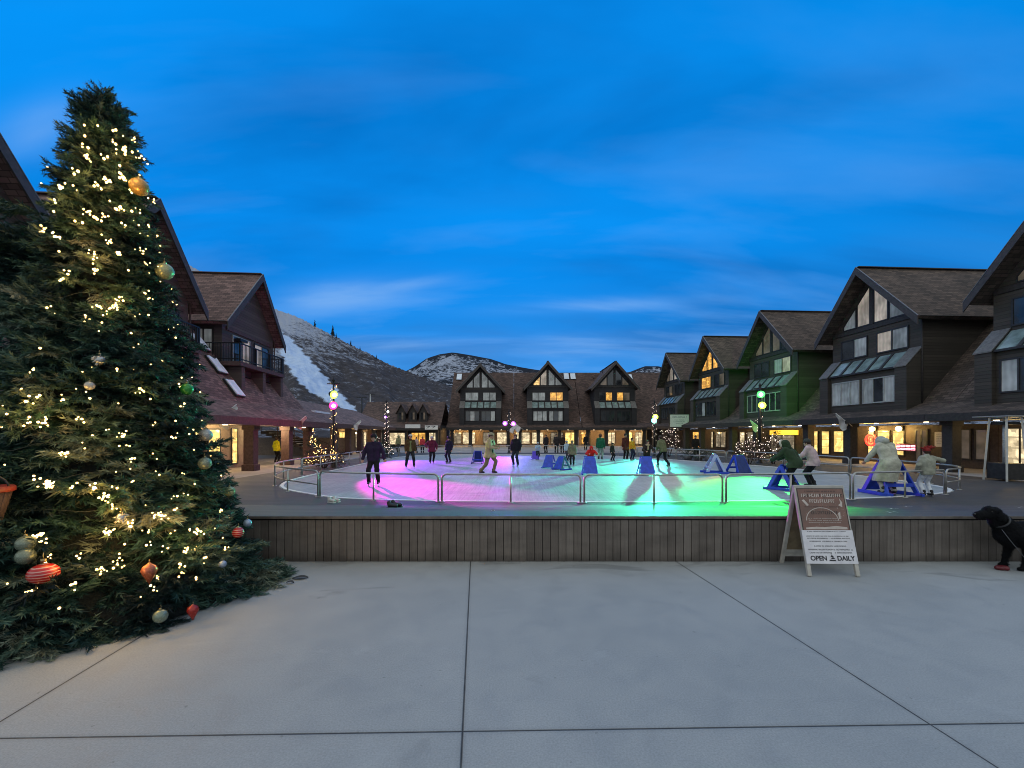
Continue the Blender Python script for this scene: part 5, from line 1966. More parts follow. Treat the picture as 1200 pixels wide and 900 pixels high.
def make_tree():
    rng = random.Random(11)
    temps = [bough_template(s) for s in (1, 2, 3, 4)]
    e = empty('christmas_tree', (TX, TY, 0), 0, 'big decorated evergreen tree with warm white lights and baubles at the left of the pavement', 'christmas tree')
    items = []
    z = 0.02
    N = 3000
    zs = np.linspace(0, 5.10, 400)
    w = np.array([tr_r(a) + 0.12 for a in zs])
    cdf = np.cumsum(w) / w.sum()
    for i in range(N):
        zz = float(np.interp(rng.random(), cdf, zs))
        a = rng.random() * 2 * math.pi
        lump = 0.11 * math.sin(a * 5 + zz * 4.1) + 0.10 * math.sin(a * 9 - zz * 6.3 + 1) + 0.07 * math.sin(zz * 9 + a * 3)
        lump *= min(1, 0.3 + tr_r(zz))
        s = min(.54, .22 + .24 * tr_r(zz)) * rng.uniform(.8, 1.15)
        r = max(0.0, tr_r(zz) - 0.98 * s - .11 + lump * (.8 if zz < 3.9 else .35) + rng.uniform(-.10, .05))
        p = Vector((r * math.cos(a), r * math.sin(a), zz))
        wx, wy = p.x + TX, p.y + TY
        # leave the deck corner free
        nx = (-3.75 + 11.2, DECK0 - 15.2)
        if wy > 5.1 and zz < 0.72 + 0.0 and ((wx + 3.75) * 9.53 + (wy - DECK0) * 7.45) > -4.5:
            continue
        el = rng.gauss(-0.10 if zz < 4.4 else 0.45, 0.38)
        if zz > 4.85: el = rng.uniform(.5, 1.3)
        aa = a + rng.gauss(0, 0.55)
        d = Vector((math.cos(aa) * math.cos(el), math.sin(aa) * math.cos(el), math.sin(el)))
        if zz < 0.25: s *= .85
        up = Vector((rng.gauss(0, .35), rng.gauss(0, .35), 1))
        tint = 0.42 + 0.28 * math.sin(a * 4 + zz * 3.3) + 0.15 * math.sin(a * 11 - zz * 7) + rng.gauss(0, .16)
        # low tips must stay over the pavement
        if zz + d.z * s < 0.04:
            d.z = max(d.z, (0.05 - zz) / s)
        items.append((p, d, up, s, min(1, max(0, tint)), rng.randrange(4)))
    # the shoulder of longer boughs on the left
    for i in range(150):
        a = math.pi + rng.gauss(-.1, .4)
        zz = rng.uniform(2.9, 3.95)
        r = rng.uniform(.40, .72)
        aa = a + rng.gauss(0, .5)
        d = Vector((math.cos(aa), math.sin(aa), rng.gauss(.0, .3)))
        items.append((Vector((r * math.cos(a), r * math.sin(a), zz)), d, (rng.gauss(0, .3), rng.gauss(0, .3), 1), rng.uniform(.4, .55), rng.uniform(.1, .5), rng.randrange(4)))
    V, F, T = instance_boughs(temps, items)
    V[:, 2] = np.maximum(V[:, 2], 0.006 + 0.01 * np.random.rand(len(V)))
    leaf = needle_mat('spruce_needles', [(0.0, (.003, .012, .014)), (0.33, (.011, .042, .038)), (0.55, (.032, .080, .058)), (0.75, (.085, .130, .090)), (1.0, (.20, .22, .16))])
    foliage_obj('crown', V, F, T, leaf, e)
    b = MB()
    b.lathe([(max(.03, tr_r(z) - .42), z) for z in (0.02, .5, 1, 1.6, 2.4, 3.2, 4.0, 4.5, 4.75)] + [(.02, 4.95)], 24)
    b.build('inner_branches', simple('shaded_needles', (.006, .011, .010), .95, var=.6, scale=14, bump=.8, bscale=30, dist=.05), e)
    MB().tube([(0, 0, 0), (0, 0, 4.95)], [.12, .02], 8).build('trunk', simple('tree_bark', (.05, .035, .025), .9), e)

    # lights
    clusters = [(122, 178, 30, 22, 42), (100, 222, 34, 26, 46), (150, 205, 22, 26, 28), (88, 268, 36, 24, 28), (165, 255, 18, 26, 18), (122, 296, 34, 16, 26), (160, 330, 34, 12, 24), (112, 352, 18, 12, 20),
                (68, 345, 22, 20, 8), (18, 478, 16, 16, 14), (62, 474, 26, 26, 28), (122, 500, 36, 20, 22), (150, 455, 46, 26, 12), (52, 556, 34, 20, 24), (108, 590, 44, 30, 52), (88, 632, 34, 24, 42),
                (195, 600, 24, 20, 26), (222, 632, 30, 24, 46), (160, 640, 30, 30, 26), (40, 700, 34, 24, 12), (112, 690, 44, 18, 20), (190, 700, 34, 9, 12), (248, 640, 10, 20, 10), (210, 520, 30, 20, 8)]
    pts = []
    for cx, cy, sx, sy, n in clusters:
        for k in range(int(n * .95)):
            q = on_tree(rng.gauss(cx, sx), rng.gauss(cy, sy), rng.uniform(-.10, .0))
            if q and q.z > .38: pts.append(q)
    for k in range(50):
        q = on_tree(rng.uniform(20, 290), rng.uniform(140, 740), rng.uniform(-.10, .0))
        if q and q.z > .38: pts.append(q)
    nfront = len(pts)
    for k in range(240):
        zz = float(np.interp(rng.random(), cdf, zs))
        a = rng.uniform(-.9, 2.6)
        r = tr_r(zz) - .08
        if zz > .8: pts.append(Vector((TX + r * math.cos(a), TY + r * math.sin(a), zz)))
    # bulbs hang on the nearest bough
    from mathutils import kdtree
    tips = []
    for p, d, up, s, tint, k in items:
        dn = Vector(d).normalized()
        for f in (.35, .5, .65, .8, .93):
            tips.append(p + dn * (s * f) + Vector((TX, TY, -.04 * s)))
    kd = kdtree.KDTree(len(tips))
    for i, q in enumerate(tips): kd.insert(q, i)
    kd.balance()
    snapped = []
    for i, q in enumerate(pts):
        toward = (Vector((0, 0, CAM_H)) - q).normalized() if i < nfront else Vector((0, 0, 0))
        c, _, dist = kd.find(q + toward * .05)
        if dist < .22:
            snapped.append(c + toward * .03 + Vector((rng.gauss(0, .018), rng.gauss(0, .018), rng.gauss(0, .018))))
        elif i < nfront:
            nfront -= 0
    nfront = min(nfront, len(snapped))
    pts = snapped
    se = empty('string_lights', (TX, TY, 0), 0, 'warm white string lights wound over the big decorated tree', 'string lights')
    off = Vector((TX, TY, 0))
    ico = MB().ball((0, 0, 0), .0088, 8, 6, (1, 1, 1.25)).mesh('bulb', M['bulb'])
    for q in pts[:100]:
        o = link('bulb', ico, se)
        o.location = q - off
        k = rng.uniform(.75, 1.3)
        o.scale = (k, k, k)
    b = MB()
    for q in pts[100:]:
        b.ball(q - off, .0088 * rng.uniform(.5, 1.2), 6, 5)
    tag(b.build('bulb', M['bulb'], se), kind='stuff')
    pth = []
    for k in range(900):
        t = k / 899
        zz = .5 + 4.3 * t
        a = t * 30 * math.pi
        r = max(.05, tr_r(zz) - .17)
        pth.append((r * math.cos(a), r * math.sin(a), zz + .03 * math.sin(k)))
    MB().tube(pth, .003, 4).build('wire', M['wire'], se)
    # warm pools inside the denser clusters
    for px, py, en in ((95, 190, 3), (145, 185, 3), (90, 240, 3), (150, 240, 3), (110, 300, 4), (125, 345, 3), (80, 590, 4), (120, 620, 4), (95, 650, 4), (205, 610, 3), (230, 640, 3), (55, 480, 3), (20, 490, 2), (125, 500, 2), (165, 650, 3), (110, 690, 2)):
        q = on_tree(px, py, .10)
        if q: lamp('string_glow', q, en * (1.1 if py < 580 else .6), (1, .56, .12), .10)
    for q in pts[:nfront:20]:
        c = Vector((TX, TY, q.z)) - q
        if q.z > .5: lamp('string_glow', q - c.normalized() * .05, 1.1, (1, .52, .10), .04)

    # baubles
    def mb_simple(n, col, rough=.25, metal=.3):
        col = tuple(x * .6 for x in col)
        return simple(n, col, rough, metal, var=.15, bump=.03)
    gold, pale, green = mb_simple('gold_bauble', (.55, .33, .10)), mb_simple('pale_green_bauble', (.42, .46, .26)), mb_simple('green_bauble', (.05, .36, .06))
    white, pearl = mb_simple('white_bauble', (.55, .55, .50)), mb_simple('sage_bauble', (.27, .33, .25))
    red = mb_simple('red_bauble', (.50, .04, .03))
    orange = mb_simple('copper_bauble', (.50, .15, .08))
    silver = mb_simple('silver_bauble', (.60, .62, .62), .2, .7)
    stripe = NT('red_white_stripes')
    wv = stripe.n('ShaderNodeTexWave', bands_direction='Z', i_Scale=14.0, i_Distortion=1.5)
    stripe.l(stripe.coord('Object'), wv.inputs['Vector'])
    stripe.set(Base_Color=stripe.ramp(wv.outputs['Fac'], [(.70, (.36, .010, .010)), (.88, (.46, .26, .23))]), Roughness=.3)
    blue = mb_simple('blue_white_bauble', (.45, .55, .70))
    defs = [(163, 219, 11.5, gold, 'ball', 'large gold bauble high on the right side of the big tree'),
            (193, 318, 11, pale, 'ball', 'large pale yellow green bauble on the right side of the big tree'),
            (219, 456, 8, green, 'ball', 'bright green bauble on the right edge of the big tree'),
            (241, 510, 8.5, white, 'ball', 'ivory bauble at the right edge of the big tree below the green one'),
            (240, 543, 8.5, pearl, 'ball', 'sage green bauble at the right edge of the big tree below the ivory one'),
            (269, 576, 7, pale, 'ball', 'small pale bauble on the lower right edge of the big tree above the striped one'),
            (51, 672, 17, stripe.m, 'flat', 'wide red bauble with white stripes low on the big tree'),
            (175, 670, 10, orange, 'drop', 'copper orange teardrop ornament low on the big tree'),
            (142, 607, 8, silver, 'star', 'silver faceted ornament among the lower lights of the big tree'),
            (117, 422, 8, silver, 'star', 'silver faceted ornament in the dark middle of the big tree'),
            (30, 637, 11, pearl, 'ball', 'upper of two stacked pale green baubles at the left of the big tree'),
            (30, 652, 11, pearl, 'ball', 'lower of two stacked pale green baubles at the left of the big tree'),
            (279, 624, 7.5, stripe.m, 'ball', 'small red and white striped bauble at the lower right edge of the big tree'),
            (290, 613, 5.5, blue, 'ball', 'small blue white bauble above the striped one at the right edge of the tree'),
            (261, 661, 5, blue, 'ball', 'tiny blue white bauble low at the right of the big tree'),
            (226, 716, 7.5, red, 'drop', 'red teardrop ornament at the bottom edge of the big tree'),
            (188, 722, 9, pearl, 'ball', 'dull green bauble near the bottom of the big tree'),
            (105, 452, 6, white, 'ball', 'small white bauble in the left middle of the big tree')]
    for px, py, rp, m, kind, lab in defs:
        q = on_tree(px, py, -.03)
        if q is None: q = on_tree(px, py, .06)
        if q is None: q = on_tree(px - 8, py, .2)
        if q is None: continue
        r = rp / FPX * q.y * .84
        o = empty('bauble', q, rng.uniform(0, 6), lab, 'bauble', 'baubles hanging on the big decorated tree')
        b = MB()
        if kind == 'ball': b.ball((0, 0, 0), r, 20, 14)
        elif kind == 'flat': b.ball((0, 0, 0), r, 24, 14, (1, 1, .8))
        elif kind == 'drop': b.lathe([(.004, -1.7 * r), (.35 * r, -1.1 * r), (.8 * r, -.3 * r), (r, .25 * r), (.75 * r, .8 * r), (.2 * r, 1.15 * r), (.1 * r, 1.3 * r)], 18)
        else:
            b.ball((0, 0, 0), r * .8, 8, 6)
            for k in range(26):
                d = Vector((rng.gauss(0, 1), rng.gauss(0, 1), rng.gauss(0, 1))).normalized()
                b.tube([d * r * .6, d * r * 1.15], [r * .16, .002], 5)
        b.build('ornament', m, o)
        MB().tube([(0, 0, r * .95), (0, 0, r * 1.2)], r * .2, 10).tube([(0, 0, r * 1.2), (.006, 0, r * 1.45), (.0, .0, r * 1.7)], .003, 5).build('hanger', mb_simple('cap', (.5, .4, .2), .3, .9) if 'cap_gold' not in M else M['cap_gold'], o)
    # wooden bucket with a red band
    q = on_tree(2, 600, .06)
    o = empty('wooden_bucket', q - Vector((.19, 0, .16)), .3, 'tapered brown wooden bucket with red rim lodged at the left edge of the big tree', 'bucket')
    MB().lathe([(.11, 0), (.19, .34), (.18, .34), (.10, .02)], 22).build('staves', siding('bucket_wood', (.05, .030, .028), .07, False), o)
    MB().lathe([(.192, .315), (.203, .32), (.203, .35), (.195, .36), (.175, .345)], 22).build('rim', simple('red_band', (.20, .025, .018), .5), o)
    MB().tube([(.19 * math.cos(a), 0, .35 + .12 * math.sin(a)) for a in [math.pi * k / 12 for k in range(13)]], .008, 6).build('handle', M['black_metal'], o)


def shrub(name, label, cat, loc, rx, rz, n, mat, s, group=None, seed=1, shape='dome', light_n=0, bulb=None, lightlab=None):
    rng = random.Random(seed)
    temps = [bough_template(seed * 7 + k, 6, 9, 12, .16, .05) for k in range(3)]
    e = empty(name, loc, 0, label, cat, group)
    items, bp = [], []

    def surf():
        a = rng.random() * 6.283
        if shape == 'cone':
            t = rng.random() ** 1.4
            r = rx * (1 - t)
            return Vector((r * math.cos(a), r * math.sin(a), rz * (.06 + .94 * t))), Vector((math.cos(a), math.sin(a), .3))
        t = math.acos(rng.uniform(-.2, 1))
        d = Vector((math.sin(t) * math.cos(a), math.sin(t) * math.sin(a), math.cos(t)))
        k = rng.uniform(.65, 1.0) * (1 + .18 * math.sin(a * 4 + t * 5))
        return Vector((d.x * rx * k, d.y * rx * k, rz * .35 + d.z * rz * .62 * k)), d
    for i in range(n):
        p, d = surf()
        d = d + Vector((rng.gauss(0, .5), rng.gauss(0, .5), rng.gauss(0.1, .4)))
        items.append((p * .8, d, (rng.gauss(0, .5), rng.gauss(0, .5), 1), s * rng.uniform(.7, 1.3), min(1, max(0, rng.gauss(.5, .25))), rng.randrange(3)))
    V, F, T = instance_boughs(temps, items)
    V[:, 2] = np.maximum(V[:, 2], .01)
    foliage_obj('foliage', V, F, T, mat, e)
    b = MB()
    for k in range(5):
        a = k * 1.3
        b.tube([(.05 * math.cos(a), .05 * math.sin(a), 0), (rx * .5 * math.cos(a), rx * .5 * math.sin(a), rz * .5)], [.03, .01], 5)
    b.build('stem', simple('shrub_stem', (.05, .03, .022), .9, bump=0), e)
    if light_n:
        lab = 'string lights on the ' + (lightlab or label)
        se = empty('string_lights', loc, 0, lab, 'string lights', 'string lights on the shrubs and posts round the rink')
        me = MB().ball((0, 0, 0), .021, 6, 5).mesh('bulb', bulb)
        for i in range(min(100, light_n)):
            p, d = surf()
            o = link('bulb', me, se)
            o.location = p * 1.02
            k = rng.uniform(.55, 1.1)
            o.scale = (k, k, k)
    return e


SPOTK = 0.15


def lamp_post(px, d, top, heads, label, bulb, nb, seed, pole_r=.06, wrap=(0.3, 1.0)):
    rng = random.Random(seed)
    p = Vector(((px - 600) / FPX * d, d, ICE))
    e = empty('light_post', p, 0, label, 'lamp post', 'posts with coloured spotlights round the rink')
    h = top - ICE
    MB().tube([(0, 0, 0), (0, 0, h)], [pole_r * 1.1, pole_r * .8], 10).build('pole', M['black_metal'], e)
    MB().lathe([(.20, 0), (.20, .06), (.12, .10), (.10, .5), (.08, .55)], 12).build('base', M['black_metal'], e)
    MB().lathe([(.05, 0), (.09, .05), (.03, .16), (.01, .3)], 10, (0, 0, h)).build('finial', M['black_metal'], e)
    MB().bar((-.35, 0, h - .12), (.35, 0, h - .12), .05, .05).build('cross_arm', M['black_metal'], e)
    for (zz, dx, colname, col, target, energy, ang, blend) in heads:
        o = Vector((dx, -.12, zz - ICE))
        t = (Vector(target) - (p + o)).normalized()
        q = MB()
        k = .55 if colname == 'white' or (px == 453) else 1.35
        q.tube([o - t * .22, o - t * .05, o + t * .10], [.08 * k, .13 * k, .17 * k], 14)
        q.bar(o - t * .05 + Vector((-.0, 0, .12)), Vector((0, 0, zz - ICE + .10)), .03, .03)
        sp = q.build('spotlight', M['black_metal'], e)
        MB().tube([o + t * .09, o + t * .13, o + t * .145], [.165 * k, .15 * k, .10 * k], 18).build('lens', M['head_' + colname], sp)
        MB().ball(o + t * .15, .075 * k, 12, 8).build('lamp_bulb', M['head_core_' + colname], sp)
        lamp('rink_spot', p + o + t * .22, energy * SPOTK, col, .12, spot=ang, target=target, blend=blend)
        lamp('lens_spill', p + o + t * .25, 6, col, .1)
    if nb:
        se = empty('string_lights', p, 0, 'string lights spiralling up ' + label.replace('post with', 'post having', 0), 'string lights', 'string lights on the shrubs and posts round the rink')
        me = MB().ball((0, 0, 0), .017, 6, 5).mesh('bulb', bulb)
        pth = []
        for i in range(nb):
            t = i / nb
            a = t * nb * .9
            r = pole_r + .05 + rng.uniform(0, .08)
            z = h * (wrap[0] + (wrap[1] - wrap[0]) * t)
            o = link('bulb', me, se)
            o.location = (r * math.cos(a), r * math.sin(a), z)
            k = rng.uniform(.6, 1.15)
            o.scale = (k, k, k)
            pth.append((r * math.cos(a) * .95, r * math.sin(a) * .95, z))
        MB().tube(pth, .008, 4).build('wire', M['wire'], se)
    return e


def make_rink_things():
    # railing in welded panels round the rink
    off = []
    n = len(RINK)
    for i in range(n):
        t = (RINK[(i + 1) % n] - RINK[i - 1]).normalized()
        off.append(RINK[i] + Vector((t.y, -t.x, 0)) * .12)
    cum = [0.0]
    for i in range(n):
        cum.append(cum[-1] + (off[(i + 1) % n] - off[i]).length)
    total = cum[-1]

    def pos(s):
        s = s % total
        k = int(np.searchsorted(cum, s, side='right')) - 1
        k = min(k, n - 1)
        f = (s - cum[k]) / max(1e-9, cum[k + 1] - cum[k])
        return off[k].lerp(off[(k + 1) % n], f)
    s0 = min((cum[i] for i in range(n) if off[i].y < 13), key=lambda c: abs(pos(c).x - 5.62))
    cnt = int(round(total / 3.68))
    L = total / cnt
    H = .74
    r = .027
    zones = {}
    for k in range(cnt):
        m = pos(s0 + (k + .5) * L)
        zone = 'front' if m.y < 13.3 else 'right end' if m.x > 12 and m.y < 27 else 'far end' if m.y > 35 else 'left side' if m.x < -6 else 'far right side'
        zones.setdefault(zone, []).append((m.x if zone in ('front', 'far end') else m.y, k))
    labs = {}
    words = ['first', 'second', 'third', 'fourth', 'fifth', 'sixth', 'seventh', 'eighth', 'ninth', 'tenth']
    for zone, lst in zones.items():
        for i, (_, k) in enumerate(sorted(lst)):
            labs[k] = (zone, '%s pipe railing panel %s along the %s of the rink' % (words[i], 'from the left' if zone in ('front', 'far end') else 'from the near end', zone))
    for k in range(cnt):
        a, b = s0 + k * L + .05, s0 + (k + 1) * L - .05
        m = pos((a + b) / 2)
        where, lab = labs[k]
        front = where == 'front'
        o = empty('railing_panel', (m.x, m.y, -.12), 0, lab, 'railing', 'galvanised railing panels round the rink')
        org = Vector((m.x, m.y, -.12))
        pts = []
        A, B = pos(a), pos(b)
        cr = .13
        pts.append(Vector((A.x, A.y, -.125)))
        pts.append(Vector((A.x, A.y, -.12 + H - cr)))
        for q in range(1, 5):
            th = math.pi / 2 * q / 5
            c = pos(a + cr * (1 - math.cos(th)))
            pts.append(Vector((c.x, c.y, -.12 + H - cr + cr * math.sin(th))))
        for q in range(13):
            c = pos(a + cr + (b - a - 2 * cr) * q / 12)
            pts.append(Vector((c.x, c.y, -.12 + H)))
        for q in range(4, 0, -1):
            th = math.pi / 2 * q / 5
            c = pos(b - cr * (1 - math.cos(th)))
            pts.append(Vector((c.x, c.y, -.12 + H - cr + cr * math.sin(th))))
        pts.append(Vector((B.x, B.y, -.12 + H - cr)))
        pts.append(Vector((B.x, B.y, -.125)))
        MB().tube([p - org for p in pts], r, 10).build('top_rail', M['steel'], o)
        MB().tube([Vector((m.x, m.y, -.125)) - org, Vector((m.x, m.y, -.12 + H - .01)) - org], r * .92, 10).build('post', M['steel'], o)
        for q in (A, m, B):
            MB().lathe([(.07, 0), (.07, .012), (.045, .018)], 12, (q.x - org.x, q.y - org.y, 0.001)).build('foot_plate', M['steel'], o)
        if not front:
            pm = [pos(a + (b - a) * q / 12) for q in range(13)]
            MB().tube([Vector((c.x, c.y, -.12 + .36)) - org for c in pm], r * .8, 8).build('mid_rail', M['steel'], o)

    P = (1.0, 0.015, 0.42)
    G = (0.03, 1.0, 0.09)
    LM = (0.75, 1.0, 0.10)
    PU = (0.38, 0.05, 1.0)
    MI = (0.05, 1.0, 0.45)
    W = (1.0, .9, .72)
    K = 1000.0
    PK = (1.0, 0.01, 0.62)
    lamp_post(391, 23, 4.5, [(3.80, .0, 'lime', LM, (3.5, 14.6, ICE), 26 * K, 30, .8), (3.22, .0, 'pink', PK, (-2.6, 14.1, ICE), 330 * K, 24, .9)],
              'left post with a lime spotlight above a pink one', M['bulb'], 46, 1)
    lamp_post(453, 33, 4.1, [(3.4, .1, 'white', W, (-1.0, 21.4, ICE), 12 * K, 16, .7), (3.0, -.1, 'purple', PU, (-4.4, 25.0, ICE), 85 * K, 46, .9)],
              'slim left post wrapped in white lights, beyond the pink spotlight', M['bulb_cool'], 56, 2)
    lamp_post(596.5, 39.6, 3.7, [(2.66, -.35, 'purple', (.62, .03, 1.0), (-2.2, 30.0, ICE), 45 * K, 32, .8), (2.62, .38, 'purple', (.20, .16, 1.0), (1.5, 27.5, ICE), 30 * K, 50, .9)],
              'post with two purple spotlights at the far end', M['bulb_cool'], 16, 3, wrap=(.7, 1.0))
    lamp_post(767, 34.5, 4.2, [(3.05, .05, 'lime', MI, (1.4, 14.8, ICE), 230 * K, 33, .95), (2.75, -.05, 'cyan', (.05, .8, .6), (3.0, 20.5, ICE), 150 * K, 56, 1.0)],
              'right post with lime spotlight beside the white sign board', M['bulb_cool'], 44, 4)
    lamp_post(890.5, 26.3, 4.6, [(4.12, 0, 'green', G, (7.6, 13.6, ICE), 230 * K, 19, .8), (3.45, .1, 'lime', (1.0, .75, .10), (6.4, 16.8, ICE), 60 * K, 16, .8)],
              'right post with a bright green spotlight above a yellow one', M['bulb_cool'], 14, 5, pole_r=.10, wrap=(.4, .62))
    # headless lamps added by two posts to tint lodge fronts green, arcade pink
    lamp('green_wash', at(892, 26.6, z=4.2), 1700, (.05, 1, .07), .2, spot=66, target=(20.6, 35.5, 4.6), blend=.8)
    lamp('pink_wash', at(391, 23.9, z=3.2), 170, (1, .02, .2), .3)

    twig = needle_mat('winter_twigs', [(0, (.03, .018, .012)), (.6, (.085, .045, .03)), (1, (.14, .08, .05))])
    dark = needle_mat('dark_shrub_leaves', [(0, (.008, .016, .010)), (.6, (.02, .034, .018)), (1, (.05, .06, .03))])
    g = 'shrubs round the rink'
    shrub('shrub', 'round twiggy shrub full of lights at the foot of the pink spotlight post', 'shrub', at(380, 22.4, z=ICE), .95, 1.25, 150, twig, .34, g, 3, 'dome', 95, M['bulb'], 'round shrub at the foot of the pink spotlight post')
    shrub('small_tree', 'slim cone shaped tree with lights under the left arcade', 'tree', at(367, 24.5, z=ICE), .42, 2.1, 90, dark, .30, None, 4, 'cone', 48, M['bulb'], 'slim cone shaped tree under the left arcade')
    shrub('shrub', 'reddish twiggy shrub full of pale lights at the foot of the green spotlight post', 'shrub', at(878, 25.2, z=ICE), .85, 1.75, 170, twig, .34, g, 5, 'dome', 100, M['bulb_cool'], 'shrub at the foot of the green spotlight post')
    shrub('shrub', 'second reddish lit shrub, just right of the green spotlight post', 'shrub', at(906, 25.6, z=ICE), .72, 1.9, 140, twig, .34, g, 6, 'dome', 80, M['bulb_cool'], 'second shrub, right of the green spotlight post')
    shrub('shrub', 'tall arched shrub with white lights behind the skater in olive coat', 'shrub', at(784, 33.6, z=ICE), .85, 2.5, 150, twig, .34, g, 7, 'dome', 80, M['bulb_cool'], 'tall arched shrub behind the skater in olive')
    shrub('shrub', 'dark shrub with a few lights behind the left back rail, by the slim white post', 'shrub', at(447, 31.5, z=ICE), .9, 1.6, 130, dark, .34, g, 8, 'dome', 46, M['bulb_cool'], 'dark shrub by the slim white post')
    for k, (px, lab) in enumerate(((806, 'left of three low dark shrubs in grey tubs behind the right back rail'), (818, 'middle of three low dark shrubs in grey tubs behind the right back rail'), (831, 'right of three low dark shrubs in grey tubs behind the right back rail'))):
        d = 29.5 - k * .7
        e = shrub('potted_shrub', lab, 'potted shrub', at(px, d, z=-.12), .36, .95, 60, dark, .24, 'potted shrubs behind the rail', 20 + k)
        MB().lathe([(.24, 0.002), (.34, .42), (.31, .42), (.30, .36)], 16).build('tub', simple('grey_tub', (.16, .16, .17), .7), e)


def ondeck(px, py):
    k = (py - HOR) / FPX
    y = 5.7
    while y < 12:
        if CAM_H - k * y <= deck_z(y):
            break
        y += .005
    return Vector(((px - 600) / FPX * y, y, deck_z(y)))


def strokes(b, x0, x1, z, h, rng, y=-.002, dens=1.0, gap=.18):
    """a line of small unreadable print"""
    x = x0
    while x < x1:
        w = rng.uniform(.25, .6) * h
        if rng.random() < gap:
            x += h * .45
            continue
        k = rng.random()
        t = h * .2
        b.box(x, x + t, y, y + .001, z, z + h)
        if k < .45: b.box(x + t + .0004, x + w, y, y + .001, z, z + t)
        if k > .25: b.box(x + t + .0004, x + w, y, y + .001, z + h - t, z + h)
        if k > .6: b.box(x + t + .0004, x + w, y, y + .001, z + h * .4, z + h * .4 + t)
        x += w + h * .22


